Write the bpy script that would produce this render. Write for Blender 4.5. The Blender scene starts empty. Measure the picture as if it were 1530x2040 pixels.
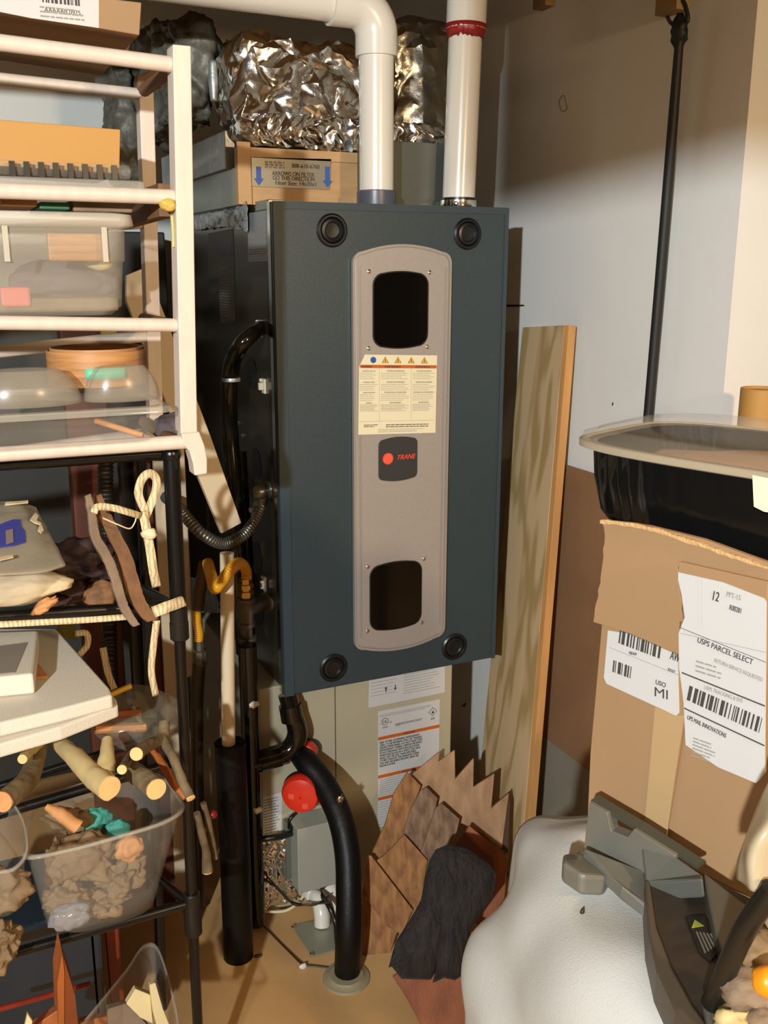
import bpy, bmesh, math, random
from mathutils import Vector, Matrix, noise
V = Vector
S = bpy.context.scene
COL = S.collection
random.seed(7)

# ------------------------------------------------------------------ camera
CAM = V((-0.5237, -1.5739, 1.2475)); YAW, PITCH, ROLL, F = 0.43057, 0.24809, 0.00217, 1941.5
_r = V((math.cos(YAW), -math.sin(YAW), 0))
_f = V((math.sin(YAW)*math.cos(PITCH), math.cos(YAW)*math.cos(PITCH), -math.sin(PITCH)))
_u = _r.cross(_f)
cr, sr = math.cos(ROLL), math.sin(ROLL)
RGT, UP, FWD = cr*_r+sr*_u, -sr*_r+cr*_u, _f
cam = bpy.data.objects.new('camera', bpy.data.cameras.new('camera')); COL.objects.link(cam)
cam.data.sensor_fit = 'VERTICAL'; cam.data.sensor_height = 36; cam.data.lens = F/2040*36
cam.data.clip_start = 0.02
M = Matrix((RGT, UP, -FWD)).transposed().to_4x4(); M.translation = CAM
cam.matrix_world = M; S.camera = cam

# ------------------------------------------------------------------ world, lights, exposure
w = bpy.data.worlds.new('world'); S.world = w; w.use_nodes = True
w.node_tree.nodes['Background'].inputs[0].default_value = (0.9, 0.78, 0.6, 1)
w.node_tree.nodes['Background'].inputs[1].default_value = 0.035
def area(name, loc, target, size, power, color, spread=180):
    l = bpy.data.lights.new(name, 'AREA'); l.shape = 'DISK'; l.size = size; l.energy = power; l.color = color
    l.spread = math.radians(spread)
    o = bpy.data.objects.new(name, l); COL.objects.link(o); o.location = loc
    o.rotation_euler = (V(target)-V(loc)).to_track_quat('-Z', 'Y').to_euler(); return o
area('cool_lamp', (-1.6, -2.6, 1.668), (0.1, 0.1, 0.95), 0.06, 98, (0.90, 0.96, 1.0))
area('warm_lamp', (0.38, -2.45, 1.62), (0.05, 0.0, 0.8), 0.14, 24, (1.0, 0.72, 0.42))
area('fill_lamp', (-0.2, -1.0, 1.66), (-0.15, -0.2, 0.4), 0.5, 0.5, (1.0, 0.72, 0.42))  # weak warm fill light, added; no fixture stands for it
S.view_settings.view_transform = 'Standard'; S.view_settings.look = 'None'
S.view_settings.gamma = 1; S.view_settings.use_curve_mapping = False
S.view_settings.exposure = -0.05

# ------------------------------------------------------------------ geometry helpers
def ray(px, py): return FWD + (px-765)/F*RGT - (py-1020)/F*UP
def at(px, py, X=None, Y=None, Z=None, D=None):
    d = ray(px, py)
    if D is not None: t = D
    elif X is not None: t = (X-CAM.x)/d.x
    elif Y is not None: t = (Y-CAM.y)/d.y
    else: t = (Z-CAM.z)/d.z
    return CAM+d*t
class Fr:
    def __init__(s, O, U, V_):
        s.O, s.U, s.V = V(O), V(U).normalized(), V(V_).normalized(); s.N = s.U.cross(s.V).normalized()
    def p(s, u, v, w=0): return s.O+s.U*u+s.V*v+s.N*w
    def px(s, x, y, w=0):
        d = ray(x, y); t = ((s.O+s.N*w-CAM).dot(s.N))/d.dot(s.N); q = CAM+d*t-s.O
        return (q.dot(s.U), q.dot(s.V))
    def pxs(s, pts, w=0): return [s.px(x, y, w) for x, y in pts]
ORG = {}
def lin(h):
    h = h.lstrip('#'); c = [int(h[i:i+2], 16)/255 for i in (0, 2, 4)]
    return tuple(x/12.92 if x <= 0.04045 else ((x+0.055)/1.055)**2.4 for x in c)
def tag(o, label=None, cat=None, group=None, kind=None):
    if label: o['label'] = label
    if cat: o['category'] = cat
    if group: o['group'] = group
    if kind: o['kind'] = kind
    return o
def thing(name, loc, label, cat, group=None):
    o = bpy.data.objects.new(name, None); o.empty_display_size = 0.02; COL.objects.link(o)
    o.location = loc; ORG[o] = V(loc); return tag(o, label, cat, group)
def mk(name, verts, faces, mat, parent=None, smooth=False, bevel=0, mats=None, seg=2):
    me = bpy.data.meshes.new(name)
    verts = [V(v) for v in verts]
    if parent is not None: org = ORG[parent]
    else:
        lo = V((min(v.x for v in verts), min(v.y for v in verts), min(v.z for v in verts)))
        hi = V((max(v.x for v in verts), max(v.y for v in verts), 0)); org = V(((lo.x+hi.x)/2, (lo.y+hi.y)/2, lo.z))
    me.from_pydata([v-org for v in verts], [], faces)
    me.materials.append(mat)
    bm = bmesh.new(); bm.from_mesh(me); bmesh.ops.recalc_face_normals(bm, faces=bm.faces)
    for f in bm.faces: f.smooth = smooth
    bm.to_mesh(me); bm.free()
    o = bpy.data.objects.new(name, me); COL.objects.link(o); ORG[o] = org
    if parent is not None: o.parent = parent
    else: o.location = org
    if bevel:
        m = o.modifiers.new('b', 'BEVEL'); m.width = bevel; m.segments = seg; m.limit_method = 'ANGLE'; m.angle_limit = math.radians(40)
    return o
def boxv(lo, hi):
    x0, y0, z0 = lo; x1, y1, z1 = hi
    return ([(x0,y0,z0),(x1,y0,z0),(x1,y1,z0),(x0,y1,z0),(x0,y0,z1),(x1,y0,z1),(x1,y1,z1),(x0,y1,z1)],
            [(0,3,2,1),(4,5,6,7),(0,1,5,4),(1,2,6,5),(2,3,7,6),(3,0,4,7)])
def box(name, lo, hi, mat, parent=None, bevel=0.0):
    v, f = boxv(lo, hi); return mk(name, v, f, mat, parent, bevel=bevel)
def join(parts):
    vs, fs = [], []
    for v, f in parts:
        n = len(vs); vs += [V(x) for x in v]; fs += [tuple(i+n for i in q) for q in f]
    return vs, fs
def platev(fr, pts, w0, w1):
    n = len(pts); v = [fr.p(a, b, w0) for a, b in pts]+[fr.p(a, b, w1) for a, b in pts]
    f = [tuple(range(n))[::-1], tuple(range(n, 2*n))]+[(i, (i+1) % n, n+(i+1) % n, n+i) for i in range(n)]
    return v, f
def plate(name, fr, pts, w0, w1, mat, parent=None, bevel=0, smooth=False):
    v, f = platev(fr, pts, w0, w1); return mk(name, v, f, mat, parent, bevel=bevel, smooth=smooth)
def obox(fr, u0, u1, v0, v1, w0, w1): return platev(fr, [(u0, v0), (u1, v0), (u1, v1), (u0, v1)], w0, w1)
def crom(P, t):
    n = len(P)-1; i = min(int(t), n-1); s = t-i
    p0 = P[i-1] if i > 0 else 2*P[0]-P[1]; p1, p2 = P[i], P[i+1]; p3 = P[i+2] if i+2 <= n else 2*P[n]-P[n-1]
    return 0.5*((2*p1)+(p2-p0)*s+(2*p0-5*p1+4*p2-p3)*s*s+(3*p1-p0-3*p2+p3)*s**3)
def tubev(pts, r, n=14, res=8, smooth=True, rib=None, caps=True, flat=1.0, wob=None, seed=0):
    P = [V(p) for p in pts]; R = [r]*len(P) if not isinstance(r, (list, tuple)) else list(r)
    if smooth and len(P) > 2:
        m = (len(P)-1)*res; C = [crom(P, (len(P)-1)*k/m) for k in range(m+1)]; RR = []
        for k in range(m+1):
            t = (len(P)-1)*k/m; i = min(int(t), len(P)-2); RR.append(R[i]*(1-(t-i))+R[i+1]*(t-i))
    else: C, RR = P, R
    if rib:
        pitch, amp = rib; L = [0]
        for a, b in zip(C, C[1:]): L.append(L[-1]+(b-a).length)
        N = max(4, int(L[-1]/pitch*4)); C2, R2 = [], []; j = 0
        for k in range(N+1):
            s = L[-1]*k/N
            while j < len(L)-2 and L[j+1] < s: j += 1
            t = (s-L[j])/max(1e-9, L[j+1]-L[j]); C2.append(C[j].lerp(C[j+1], t)); R2.append(RR[j]*(1-t)+RR[j+1]*t+amp*(1, .5, -1, .5)[k % 4])
        C, RR = C2, R2
    vs, fs = [], []; T = (C[1]-C[0]).normalized(); a = T.orthogonal().normalized() if abs(T.z) > .95 else T.cross(V((0,0,1))).normalized()
    for k, c in enumerate(C):
        T2 = ((C[min(k+1, len(C)-1)])-(C[max(k-1, 0)])).normalized()
        a = (a-T2*a.dot(T2)).normalized(); b = T2.cross(a)
        for i in range(n):
            th = 2*math.pi*i/n; q = RR[k]
            if wob: q *= 1+wob*noise.noise(V((math.cos(th)*1.5, math.sin(th)*1.5, k*0.35+seed*7.3)))
            vs.append(c+a*math.cos(th)*q+b*math.sin(th)*q*flat)
    for k in range(len(C)-1):
        for i in range(n): j = (i+1) % n; fs.append((k*n+i, k*n+j, (k+1)*n+j, (k+1)*n+i))
    if caps:
        fs.append(tuple(range(n))[::-1]); fs.append(tuple(range((len(C)-1)*n, len(C)*n)))
    return vs, fs
def autosm(o, ang=35):
    me = o.data
    for p in me.polygons: p.use_smooth = True
    bm = bmesh.new(); bm.from_mesh(me)
    for e in bm.edges:
        if len(e.link_faces) == 2 and e.calc_face_angle(0) > math.radians(ang): e.smooth = False
    bm.to_mesh(me); bm.free(); return o
def tube(name, pts, r, mat, parent=None, **k):
    v, f = tubev(pts, r, **k); return autosm(mk(name, v, f, mat, parent, smooth=True), 50)
def lathev(prof, O, A, n=32):
    O, A = V(O), V(A).normalized(); a = A.orthogonal().normalized(); b = A.cross(a); vs, fs = [], []
    for r, h in prof:
        for i in range(n): th = 2*math.pi*i/n; vs.append(O+A*h+(a*math.cos(th)+b*math.sin(th))*r)
    for k in range(len(prof)-1):
        for i in range(n): j = (i+1) % n; fs.append((k*n+i, k*n+j, (k+1)*n+j, (k+1)*n+i))
    fs.append(tuple(range(n))[::-1]); fs.append(tuple(range((len(prof)-1)*n, len(prof)*n)))
    return vs, fs
def lathe(name, prof, O, A, mat, parent=None, n=32):
    v, f = lathev(prof, O, A, n); return autosm(mk(name, v, f, mat, parent, smooth=True), 35)
def arch(x0, x1, z0, z1, sag, r, n=10, sagb=None):
    """rounded rectangle whose top and bottom bow outwards by sag"""
    sagb = sag if sagb is None else sagb
    pts = []; cx = (x0+x1)/2; h = (x1-x0)/2
    def top(x): return z1-sag*((x-cx)/h)**2
    def bot(x): return z0+sagb*((x-cx)/h)**2
    for k in range(n+1):
        x = x0+r+(x1-x0-2*r)*k/n; pts.append((x, bot(x)))
    zb = bot(x1-r)
    for k in range(1, 6): a = math.pi/2*k/5; pts.append((x1-r+r*math.sin(a), zb+r-r*math.cos(a)))
    zt = top(x1-r)
    for k in range(5): a = math.pi/2*k/5; pts.append((x1-r+r*math.cos(a), zt-r+r*math.sin(a)))
    for k in range(n+1):
        x = x1-r-(x1-x0-2*r)*k/n; pts.append((x, top(x)))
    for k in range(1, 6): a = math.pi/2*k/5; pts.append((x0+r-r*math.sin(a), zt-r+r*math.cos(a)))
    for k in range(5): a = math.pi/2*k/5; pts.append((x0+r-r*math.cos(a), zb+r-r*math.sin(a)))
    return pts
def lumpv(c, rad, rot=(0,0,0), amp=0.2, freq=1.5, seed=0, sub=4, stretch=(1,1,1)):
    bm = bmesh.new(); bmesh.ops.create_icosphere(bm, subdivisions=sub, radius=1)
    from mathutils import Euler
    E_ = Euler(rot).to_matrix(); vs = []
    for v in bm.verts:
        d = v.co.copy(); s = V((d.x*stretch[0], d.y*stretch[1], d.z*stretch[2]))*freq+V((seed*3.7, seed*1.3, seed*9.1))
        q = 1+amp*(noise.noise(s)+0.4*noise.noise(s*2.3)+0.14*noise.noise(s*5.1))
        vs.append(V(c)+E_ @ V((d.x*rad[0]*q, d.y*rad[1]*q, d.z*rad[2]*q)))
    fs = [tuple(x.index for x in f.verts) for f in bm.faces]; bm.free(); return vs, fs
def lump(name, c, rad, mat, parent=None, smooth=True, **k):
    v, f = lumpv(c, rad, **k); return mk(name, v, f, mat, parent, smooth=smooth)
def patch(name, grid, mat, parent=None, res=6, thick=0.002, jig=0, seed=0, jf=20, smooth=True):
    """smooth surface through a grid of 3-D points"""
    rows = []
    for row in grid:
        n = (len(row)-1)*res; rows.append([crom([V(p) for p in row], (len(row)-1)*k/n) for k in range(n+1)])
    m = (len(grid)-1)*res; out = []
    for k in range(m+1): out.append([crom([r[j] for r in rows], (len(grid)-1)*k/m) for j in range(len(rows[0]))])
    W_ = len(out[0]); vs = [p for r in out for p in r]
    if jig: vs = [p+V((noise.noise(p*jf+V((seed,0,0))), noise.noise(p*jf+V((0,seed+5,0))), noise.noise(p*jf+V((0,0,seed+9)))))*jig for p in vs]
    fs = [(i*W_+j, i*W_+j+1, (i+1)*W_+j+1, (i+1)*W_+j) for i in range(len(out)-1) for j in range(W_-1)]
    o = mk(name, vs, fs, mat, parent, smooth=smooth)
    if thick: s = o.modifiers.new('s', 'SOLIDIFY'); s.thickness = thick; s.offset = 0
    return o
def text(name, body, fr, u, v, size, mat, parent, w=0.001, sx=1.0, shear=0, bold=0.0, rot=0, align='LEFT'):
    c = bpy.data.curves.new('t', 'FONT'); c.body = body; c.size = 1; c.shear = shear; c.align_x = align; c.extrude = 0.01
    t = bpy.data.objects.new('t', c); COL.objects.link(t)
    me = bpy.data.meshes.new_from_object(t.evaluated_get(bpy.context.evaluated_depsgraph_get()))
    ca, sa = math.cos(rot), math.sin(rot); org = ORG[parent]
    for x in me.vertices:
        a, b = x.co.x*sx*size, x.co.y*size; x.co = fr.p(u+a*ca-b*sa, v+a*sa+b*ca, w+x.co.z*.01)-org
    if bold >= .02:
        bm = bmesh.new(); bm.from_mesh(me); d = bmesh.ops.duplicate(bm, geom=bm.verts[:]+bm.edges[:]+bm.faces[:])
        sh = fr.U*ca*bold*size*1.6+fr.V*sa*bold*size*1.6+fr.N*.00003
        for g in d['geom']:
            if isinstance(g, bmesh.types.BMVert): g.co += sh
        bm.to_mesh(me); bm.free()
    bpy.data.objects.remove(t); me.materials.clear(); me.materials.append(mat); me.name = name
    o = bpy.data.objects.new(name, me); COL.objects.link(o); o.parent = parent; ORG[o] = org; return o
def printing(name, fr, u0, u1, v0, v1, rows, h, mat, parent, w=0.0008, seed=1, words=(0.004, 0.012), ragged=0.3):
    """rows of tiny unreadable words"""
    rnd = random.Random(seed); parts = []
    for k in range(rows):
        v = v1-(v1-v0)*(k+0.5)/rows; u = u0; end = u1-(u1-u0)*ragged*rnd.random()
        while u < end:
            L = rnd.uniform(*words); b = min(u+L, end)
            parts.append(obox(fr, u, b, v-h/2, v+h/2, w, w+0.0002)); u = b+h*0.8
    v, f = join(parts); return mk(name, v, f, mat, parent)
def barcode(name, fr, u0, u1, v0, v1, mat, parent, w=0.0008, seed=3, vertical=True):
    rnd = random.Random(seed); parts = []; u = u0
    while u < u1:
        b = rnd.choice((.0008, .0014, .0022, .003)); parts.append(obox(fr, u, min(u+b, u1), v0, v1, w, w+.0002)) ; u += b+rnd.choice((.0008, .0013, .002))
    v, f = join(parts); return mk(name, v, f, mat, parent)

# ------------------------------------------------------------------ materials
def mat(name, col, rough=0.6, metal=0, var=0.0, vs=8, col2=None, bump=0, bs=60, alpha=1, coat=0, stretch=None, kind='noise', spec=0.5, sss=0, detail=6, lo=0.35, hi=0.65, trans=0):
    m = bpy.data.materials.new(name); m.use_nodes = True; nt = m.node_tree; b = nt.nodes['Principled BSDF']
    c = lin(col); b.inputs['Base Color'].default_value = (*c, 1); b.inputs['Roughness'].default_value = rough
    b.inputs['Metallic'].default_value = metal; b.inputs['Alpha'].default_value = alpha
    b.inputs['Coat Weight'].default_value = coat; b.inputs['Specular IOR Level'].default_value = spec
    if trans: b.inputs['Transmission Weight'].default_value = trans
    if var or col2 or bump:
        tc = nt.nodes.new('ShaderNodeTexCoord'); mp = nt.nodes.new('ShaderNodeMapping'); nt.links.new(tc.outputs['Object'], mp.inputs[0])
        if stretch: mp.inputs['Scale'].default_value = stretch
    if var or col2:
        if kind == 'wave':
            n = nt.nodes.new('ShaderNodeTexWave'); n.inputs['Scale'].default_value = vs; n.inputs['Distortion'].default_value = 6; n.inputs['Detail'].default_value = 3; n.inputs['Detail Scale'].default_value = 1.2; out = n.outputs['Fac']
        else:
            n = nt.nodes.new('ShaderNodeTexNoise'); n.inputs['Scale'].default_value = vs; n.inputs['Detail'].default_value = detail; out = n.outputs['Fac']
        nt.links.new(mp.outputs[0], n.inputs[0])
        if kind == 'grain':
            a_ = nt.nodes.new('ShaderNodeMath'); a_.operation = 'MULTIPLY'; a_.inputs[1].default_value = 9; nt.links.new(out, a_.inputs[0])
            b_ = nt.nodes.new('ShaderNodeMath'); b_.operation = 'PINGPONG'; b_.inputs[1].default_value = 1; nt.links.new(a_.outputs[0], b_.inputs[0]); out = b_.outputs[0]
        r = nt.nodes.new('ShaderNodeValToRGB')
        c2 = lin(col2) if col2 else tuple(x*(1-var) for x in c)
        r.color_ramp.elements[0].position = lo; r.color_ramp.elements[1].position = hi
        r.color_ramp.elements[0].color = (*c2, 1); r.color_ramp.elements[1].color = (*c, 1)
        nt.links.new(out, r.inputs[0]); nt.links.new(r.outputs[0], b.inputs['Base Color'])
    if bump:
        n2 = nt.nodes.new('ShaderNodeTexNoise'); n2.inputs['Scale'].default_value = bs; n2.inputs['Detail'].default_value = 4
        nt.links.new(mp.outputs[0], n2.inputs[0]); bp = nt.nodes.new('ShaderNodeBump'); bp.inputs['Strength'].default_value = bump; bp.inputs['Distance'].default_value = 0.004
        nt.links.new(n2.outputs['Fac'], bp.inputs['Height']); nt.links.new(bp.outputs[0], b.inputs['Normal'])
    return m
m_wall = mat('wall_paint', '#dbdad3', 0.75, var=0.06, vs=3, bump=0.05, bs=40)
m_wallb = mat('wall_paint_back', '#dfe3dc', 0.8, var=0.1, vs=3)
m_ceil = mat('ceiling_wood', '#b08a5a', 0.8, var=0.4, vs=6)
m_joist = mat('joist_wood', '#94784c', 0.8, var=0.3, vs=10, stretch=(.3, 1, 1))
m_floor = mat('floor_tan', '#c39a63', 0.75, col2='#ab8350', vs=5, bump=0.15, bs=50)
m_blue = mat('door_slate_paint', '#2d3b3f', 0.42, var=0.12, vs=200, bump=0.12, bs=600)
m_blue2 = mat('door_slate_paint_edge', '#2b3a40', 0.5)
m_gray = mat('bezel_grey', '#9d958d', 0.42, metal=0.2, var=0.05, vs=150, bump=0.06, bs=700)
m_bezedge = mat('bezel_edge', '#a39c94', 0.35, metal=0.4)
m_black = mat('black_gloss', '#080706', 0.10, spec=.35)
m_blackp = mat('black_plastic', '#15140f', 0.35)
m_dimple = mat('dimple_black', '#0c0f11', 0.35)
m_foam = mat('black_foam', '#0a0806', 0.48, bump=0.25, bs=60, spec=.25)
m_pvcblk = mat('black_pvc', '#0f0d09', 0.12, bump=0.08, bs=20)
m_side = mat('furnace_side_steel', '#544a33', 0.24, metal=0.75, var=0.25, vs=4, bump=0.03, bs=8)
m_steel = mat('galvanised_steel', '#9a9f98', 0.32, metal=0.85, var=0.25, vs=7)
m_chrome = mat('bright_metal', '#d8d5cc', 0.18, metal=1)
m_foil = mat('aluminium_foil', '#e2dfd8', 0.16, metal=1, bump=0.12, bs=90)
m_tape = mat('foil_tape', '#a8aeb0', 0.4, metal=0.6, bump=0.3, bs=60, var=0.25, vs=25)
m_foildull = mat('dull_foil', '#a29f94', 0.3, metal=1, bump=0.3, bs=70)
m_wool = mat('grey_insulation', '#6b6a5e', 0.5, metal=0.2, var=0.45, vs=12, bump=0.5, bs=70)
m_pvc = mat('white_pvc', '#d6d0c2', 0.25, coat=0.2)
m_cream = mat('cream_pipe', '#d9c7a2', 0.35)
m_red = mat('red_primer', '#8a1f1c', 0.4)
m_redcap = mat('red_plastic', '#c42a17', 0.28, coat=0.2)
m_darkgray = mat('dark_grey_plastic', '#4b4d58', 0.35)
m_coil = mat('coil_paint', '#a39b82', 0.4, var=0.05, vs=5)
m_cbox = mat('control_box_paint', '#959486', 0.4)
m_paper = mat('label_paper', '#d8cfae', 0.5)
m_white = mat('label_white', '#b9b8b4', 0.4)
m_ink = mat('ink', '#3a352e', 0.7)
m_inkl = mat('ink_grey', '#8a857a', 0.7)
m_orange = mat('label_orange', '#b4581c', 0.5)
m_blueink = mat('blue_ink', '#1f4f94', 0.5)
m_yellow = mat('yellow_sign', '#d9a52a', 0.5)
m_redink = mat('logo_red', '#d9442c', 0.5)
m_badge = mat('badge_dark', '#2e302f', 0.45)
m_osb = mat('light_wood_board', '#bb9465', 0.6, var=0.2, vs=12, stretch=(1, 1, 4))
m_metalab = mat('metal_label', '#7b776c', 0.35, metal=0.5)
m_yhose = mat('yellow_coating', '#d9991a', 0.35)
m_brass = mat('brass', '#b08d4c', 0.3, metal=0.9)
m_iron = mat('cast_iron_fitting', '#6a6255', 0.45, metal=0.6, var=0.3, vs=40, bump=0.2, bs=120)
m_conduit = mat('flexible_metal_conduit', '#6a675c', 0.35, metal=0.7)
m_ply = mat('plywood_face', '#d2b488', 0.65, col2='#b0935f', vs=5, kind='grain', stretch=(2.2, 2.2, 0.42), lo=0.15, hi=0.6, detail=2)
m_plyedge = mat('plywood_edge', '#bd8a4e', 0.7, var=0.3, vs=30, stretch=(1, 1, .1))
m_brown = mat('brown_panel', '#8c6848', 0.6, var=0.15, vs=6, bump=0.05)
m_gpanel = mat('grey_panel', '#8a8270', 0.7, var=0.15, vs=9)
m_black2 = mat('black_strap', '#121210', 0.6)
m_shake = mat('cedar_shake', '#a1713f', 0.7, col2='#754a28', vs=9, stretch=(8, 8, .8), bump=0.5, bs=120)
m_shake0 = mat('tan_shake', '#ab8762', 0.75, col2='#8f6c4a', vs=7, stretch=(6, 6, .8), bump=0.4, bs=120)
m_shake2 = mat('weathered_shake', '#8d7054', 0.75, col2='#5e4632', vs=9, stretch=(8, 8, .8), bump=0.5, bs=120)
m_shake3 = mat('red_cedar', '#8c4f27', 0.7, col2='#6a3315', vs=5, stretch=(4, 4, 1), bump=0.3, bs=90)
m_shakeedge = mat('shake_edge', '#452c1a', 0.8)
m_char = mat('charred_wood', '#241b14', 0.8, col2='#0f0b08', vs=18, stretch=(4, 4, .6), bump=1.0, bs=45)
m_cloth = mat('white_fleece', '#b9b7ae', 0.95, bump=0.15, bs=500)
m_card = mat('cardboard', '#957551', 0.7, var=0.06, vs=6)
m_card2 = mat('orange_cardboard', '#b0823f', 0.65, var=0.04, vs=5)
m_cardd = mat('cardboard_edge', '#c09a66', 0.75, bump=.6, bs=300)
m_tapeb = mat('packing_tape', '#a58a62', 0.25)
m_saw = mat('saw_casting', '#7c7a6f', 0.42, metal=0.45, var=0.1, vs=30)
m_sawd = mat('saw_dark', '#3a3228', 0.5, metal=0.3, var=0.3, vs=12, stretch=(1, 8, 1))
m_sawr = mat('saw_rim', '#5b5142', 0.5, metal=0.4)
m_tray = mat('black_tray', '#0b0d0d', 0.16)
m_lid = mat('clear_lid', '#b8ab92', 0.12, alpha=0.22)
m_clear = mat('clear_plastic', '#cdc6b6', 0.12, alpha=0.14)
m_clear2 = mat('clear_plastic_rim', '#c6bfae', 0.12, alpha=0.38)
m_frost = mat('frosted_plastic', '#c9bfab', 0.35, alpha=0.34)
m_frost2 = mat('frosted_plastic_rim', '#d0c7b3', 0.35, alpha=0.6)
m_rack = mat('whitewashed_wood', '#d3c3b1', 0.5, var=0.08, vs=20, stretch=(4, 4, 1))
m_rack2 = mat('bare_wood_end', '#7d5836', 0.7, var=0.3, vs=20)
m_rod = mat('black_rod', '#0b0a09', 0.28)
m_foamw = mat('white_styrofoam', '#d0c8b5', 0.8, bump=0.2, bs=450)
m_stick = mat('bark_grey', '#7f6b4b', 0.8, var=0.4, vs=30, bump=0.4, bs=90)
m_stick2 = mat('peeled_wood', '#c5ae78', 0.7, var=0.15, vs=14)
m_cut = mat('cut_wood', '#e0b877', 0.7, var=0.1, vs=40)
m_cuto = mat('cut_wood_orange', '#c98d55', 0.7, var=0.2, vs=40)
m_bark = mat('dark_bark', '#43261a', 0.8, col2='#23130c', vs=16, bump=0.9, bs=50)
m_bark2 = mat('bark_strip', '#8a735a', 0.8, var=0.35, vs=20, bump=0.7, bs=60)
m_bark3 = mat('bark_strip_brown', '#815a38', 0.8, var=0.35, vs=20, bump=0.7, bs=60)
m_ribbon = mat('cream_ribbon', '#dcc9a0', 0.7, bump=0.2, bs=200)
m_drift = mat('driftwood', '#8a6f4b', 0.75, var=0.45, vs=16, bump=0.8, bs=50)
m_teal = mat('teal_sponge', '#3f8c7d', 0.8, bump=0.5, bs=150)
m_redw = mat('red_brown_post', '#5b2c17', 0.6, var=0.25, vs=8, stretch=(3, 3, .5))
m_dgray = mat('dark_grey_bin', '#34342e', 0.5)
m_board = mat('cream_board', '#bba98a', 0.6)
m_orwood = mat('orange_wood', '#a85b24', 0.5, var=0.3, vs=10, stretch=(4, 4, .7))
m_palewood = mat('pale_wood_offcut', '#d9c38d', 0.65, var=0.1, vs=15)
m_band = mat('bentwood', '#c08a52', 0.5, col2='#99683a', vs=30, stretch=(.4, .4, 5))
m_green = mat('mint_label', '#6fc9a0', 0.5)
m_dgreen = mat('green_card', '#2d6c4a', 0.5)
m_pink = mat('pink_sheet', '#d4655c', 0.5)
m_purple = mat('muted_purple_cloth', '#665a5e', 0.8)
m_bread = mat('pale_shavings', '#d8c49b', 0.8, var=0.25, vs=20, bump=0.6, bs=60)
m_orangeball = mat('orange_plastic', '#e08a12', 0.4)
m_bluebin = mat('dark_blue_glass', '#1b2730', 0.2, coat=0.3)
m_wire = mat('dark_wire', '#2a1d12', 0.5)

# ------------------------------------------------------------------ the setting
def struct(o): o['kind'] = 'structure'; return o
struct(box('floor', (-2.2, -2.8, -.05), (1.8, 1.2, 0), m_floor))
struct(box('wall_right', (.6, -.405, 0), (1.6, 1.1, 1.95), m_wall))
struct(box('wall_back', (-2.1, 1.0, 0), (.6, 1.1, 1.95), m_wallb))
m_panel = mat('old_panelling', '#7d6a4e', 0.8, var=.3, vs=2)
struct(box('wall_left', (-2.1, -2.8, 0), (-2.0, 1.0, 1.95), m_panel))
struct(box('wall_front', (-2.0, -2.8, 0), (1.6, -2.7, 1.95), m_panel))
struct(box('wall_far_right', (1.6, -2.8, 0), (1.7, 1.1, 1.95), m_panel))
struct(box('ceiling', (-2.1, -2.8, 1.95), (1.7, 1.1, 2.0), m_ceil))
v, f = join([boxv((-1.9, y-.019, 1.705), (.6, y+.019, 1.95)) for y in ()]+[boxv((-1.9, -.63, 1.70), (.6, -.59, 1.95)), boxv((-1.9, -1.05, 1.70), (1.6, -1.01, 1.95))])
struct(mk('trim_2', v, f, m_joist))
v, f = boxv((-.80, -2.15, 1.56), (-.72, -1.53, 1.95))
v = [(x, y, (1.553+(-1.53-y)*.075) if z < 1.6 else z) for x, y, z in v]
struct(mk('shadow_beam', v, f, m_joist))  # unseen beam added to keep the cool lamp off the upper right wall
# short ends of the ceiling framing that show over the wall
a = at(1345, 18, X=.598); b = at(1092, 12, X=.598)
struct(box('trim_3', (.575, a.y-.03, a.z-.008), (.6, a.y+.02, 1.95), m_joist))
struct(box('trim_4', (.578, b.y-.02, b.z-.004), (.6, b.y+.022, 1.95), m_joist))

# ------------------------------------------------------------------ furnace
Z0, Z1, W = .48, 1.348, .445
fu = thing('furnace', (W/2, .35, Z0), 'tall grey-black gas furnace with slate blue front door and silver centre strip', 'furnace')
box('cabinet', (.004, .03, Z0+.004), (W-.004, .72, Z1-.003), m_side, fu, bevel=.002)
DF = Fr((0, 0, Z0), (1, 0, 0), (0, 0, 1))
box('edge_flange', (.0, .016, Z0-.002), (W, .031, Z1), m_chrome, fu)
door = plate('door', DF, [(0, 0), (W, 0), (W, Z1-Z0), (0, Z1-Z0)], -.015, 0, m_blue, fu, bevel=.003)
v, f = join([obox(DF, .0, .018, 0, Z1-Z0, 0, .002), obox(DF, 0.018, W-.008, Z1-Z0-.012, Z1-Z0, 0, .002), obox(DF, W-.008, W, 0, Z1-Z0, 0, .002)])
mk('door_rim', v, f, m_blue2, door)
for x, y in ((661, 459), (931, 466), (664, 1330), (905, 1288)):
    c = DF.px(x, y); O = DF.p(*c)
    d = lathe('door_fastener', [(.0275, 0), (.0275, .002), (.0245, .0045), (.022, .0045), (.0195, .001), (.0185, .003), (.014, .004), (0.012, .002), (.004, .0015)], O, DF.N, m_dimple, door, 40)
# bezel
l, _ = DF.px(702, 800); r_, _ = DF.px(888, 800); l2, t = DF.px(800, 489); _, bt = DF.px(785, 1290)
bez = plate('centre_strip', DF, arch(l, r_, bt, t, .019, .018), 0, .009, m_gray, fu, bevel=.004)
v, f = join([obox(DF, l+.009, l+.012, bt+.035, t-.035, .009, .0105), obox(DF, r_-.012, r_-.009, bt+.035, t-.035, .009, .0105)])
mk('bead', v, f, m_bezedge, bez)
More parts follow.
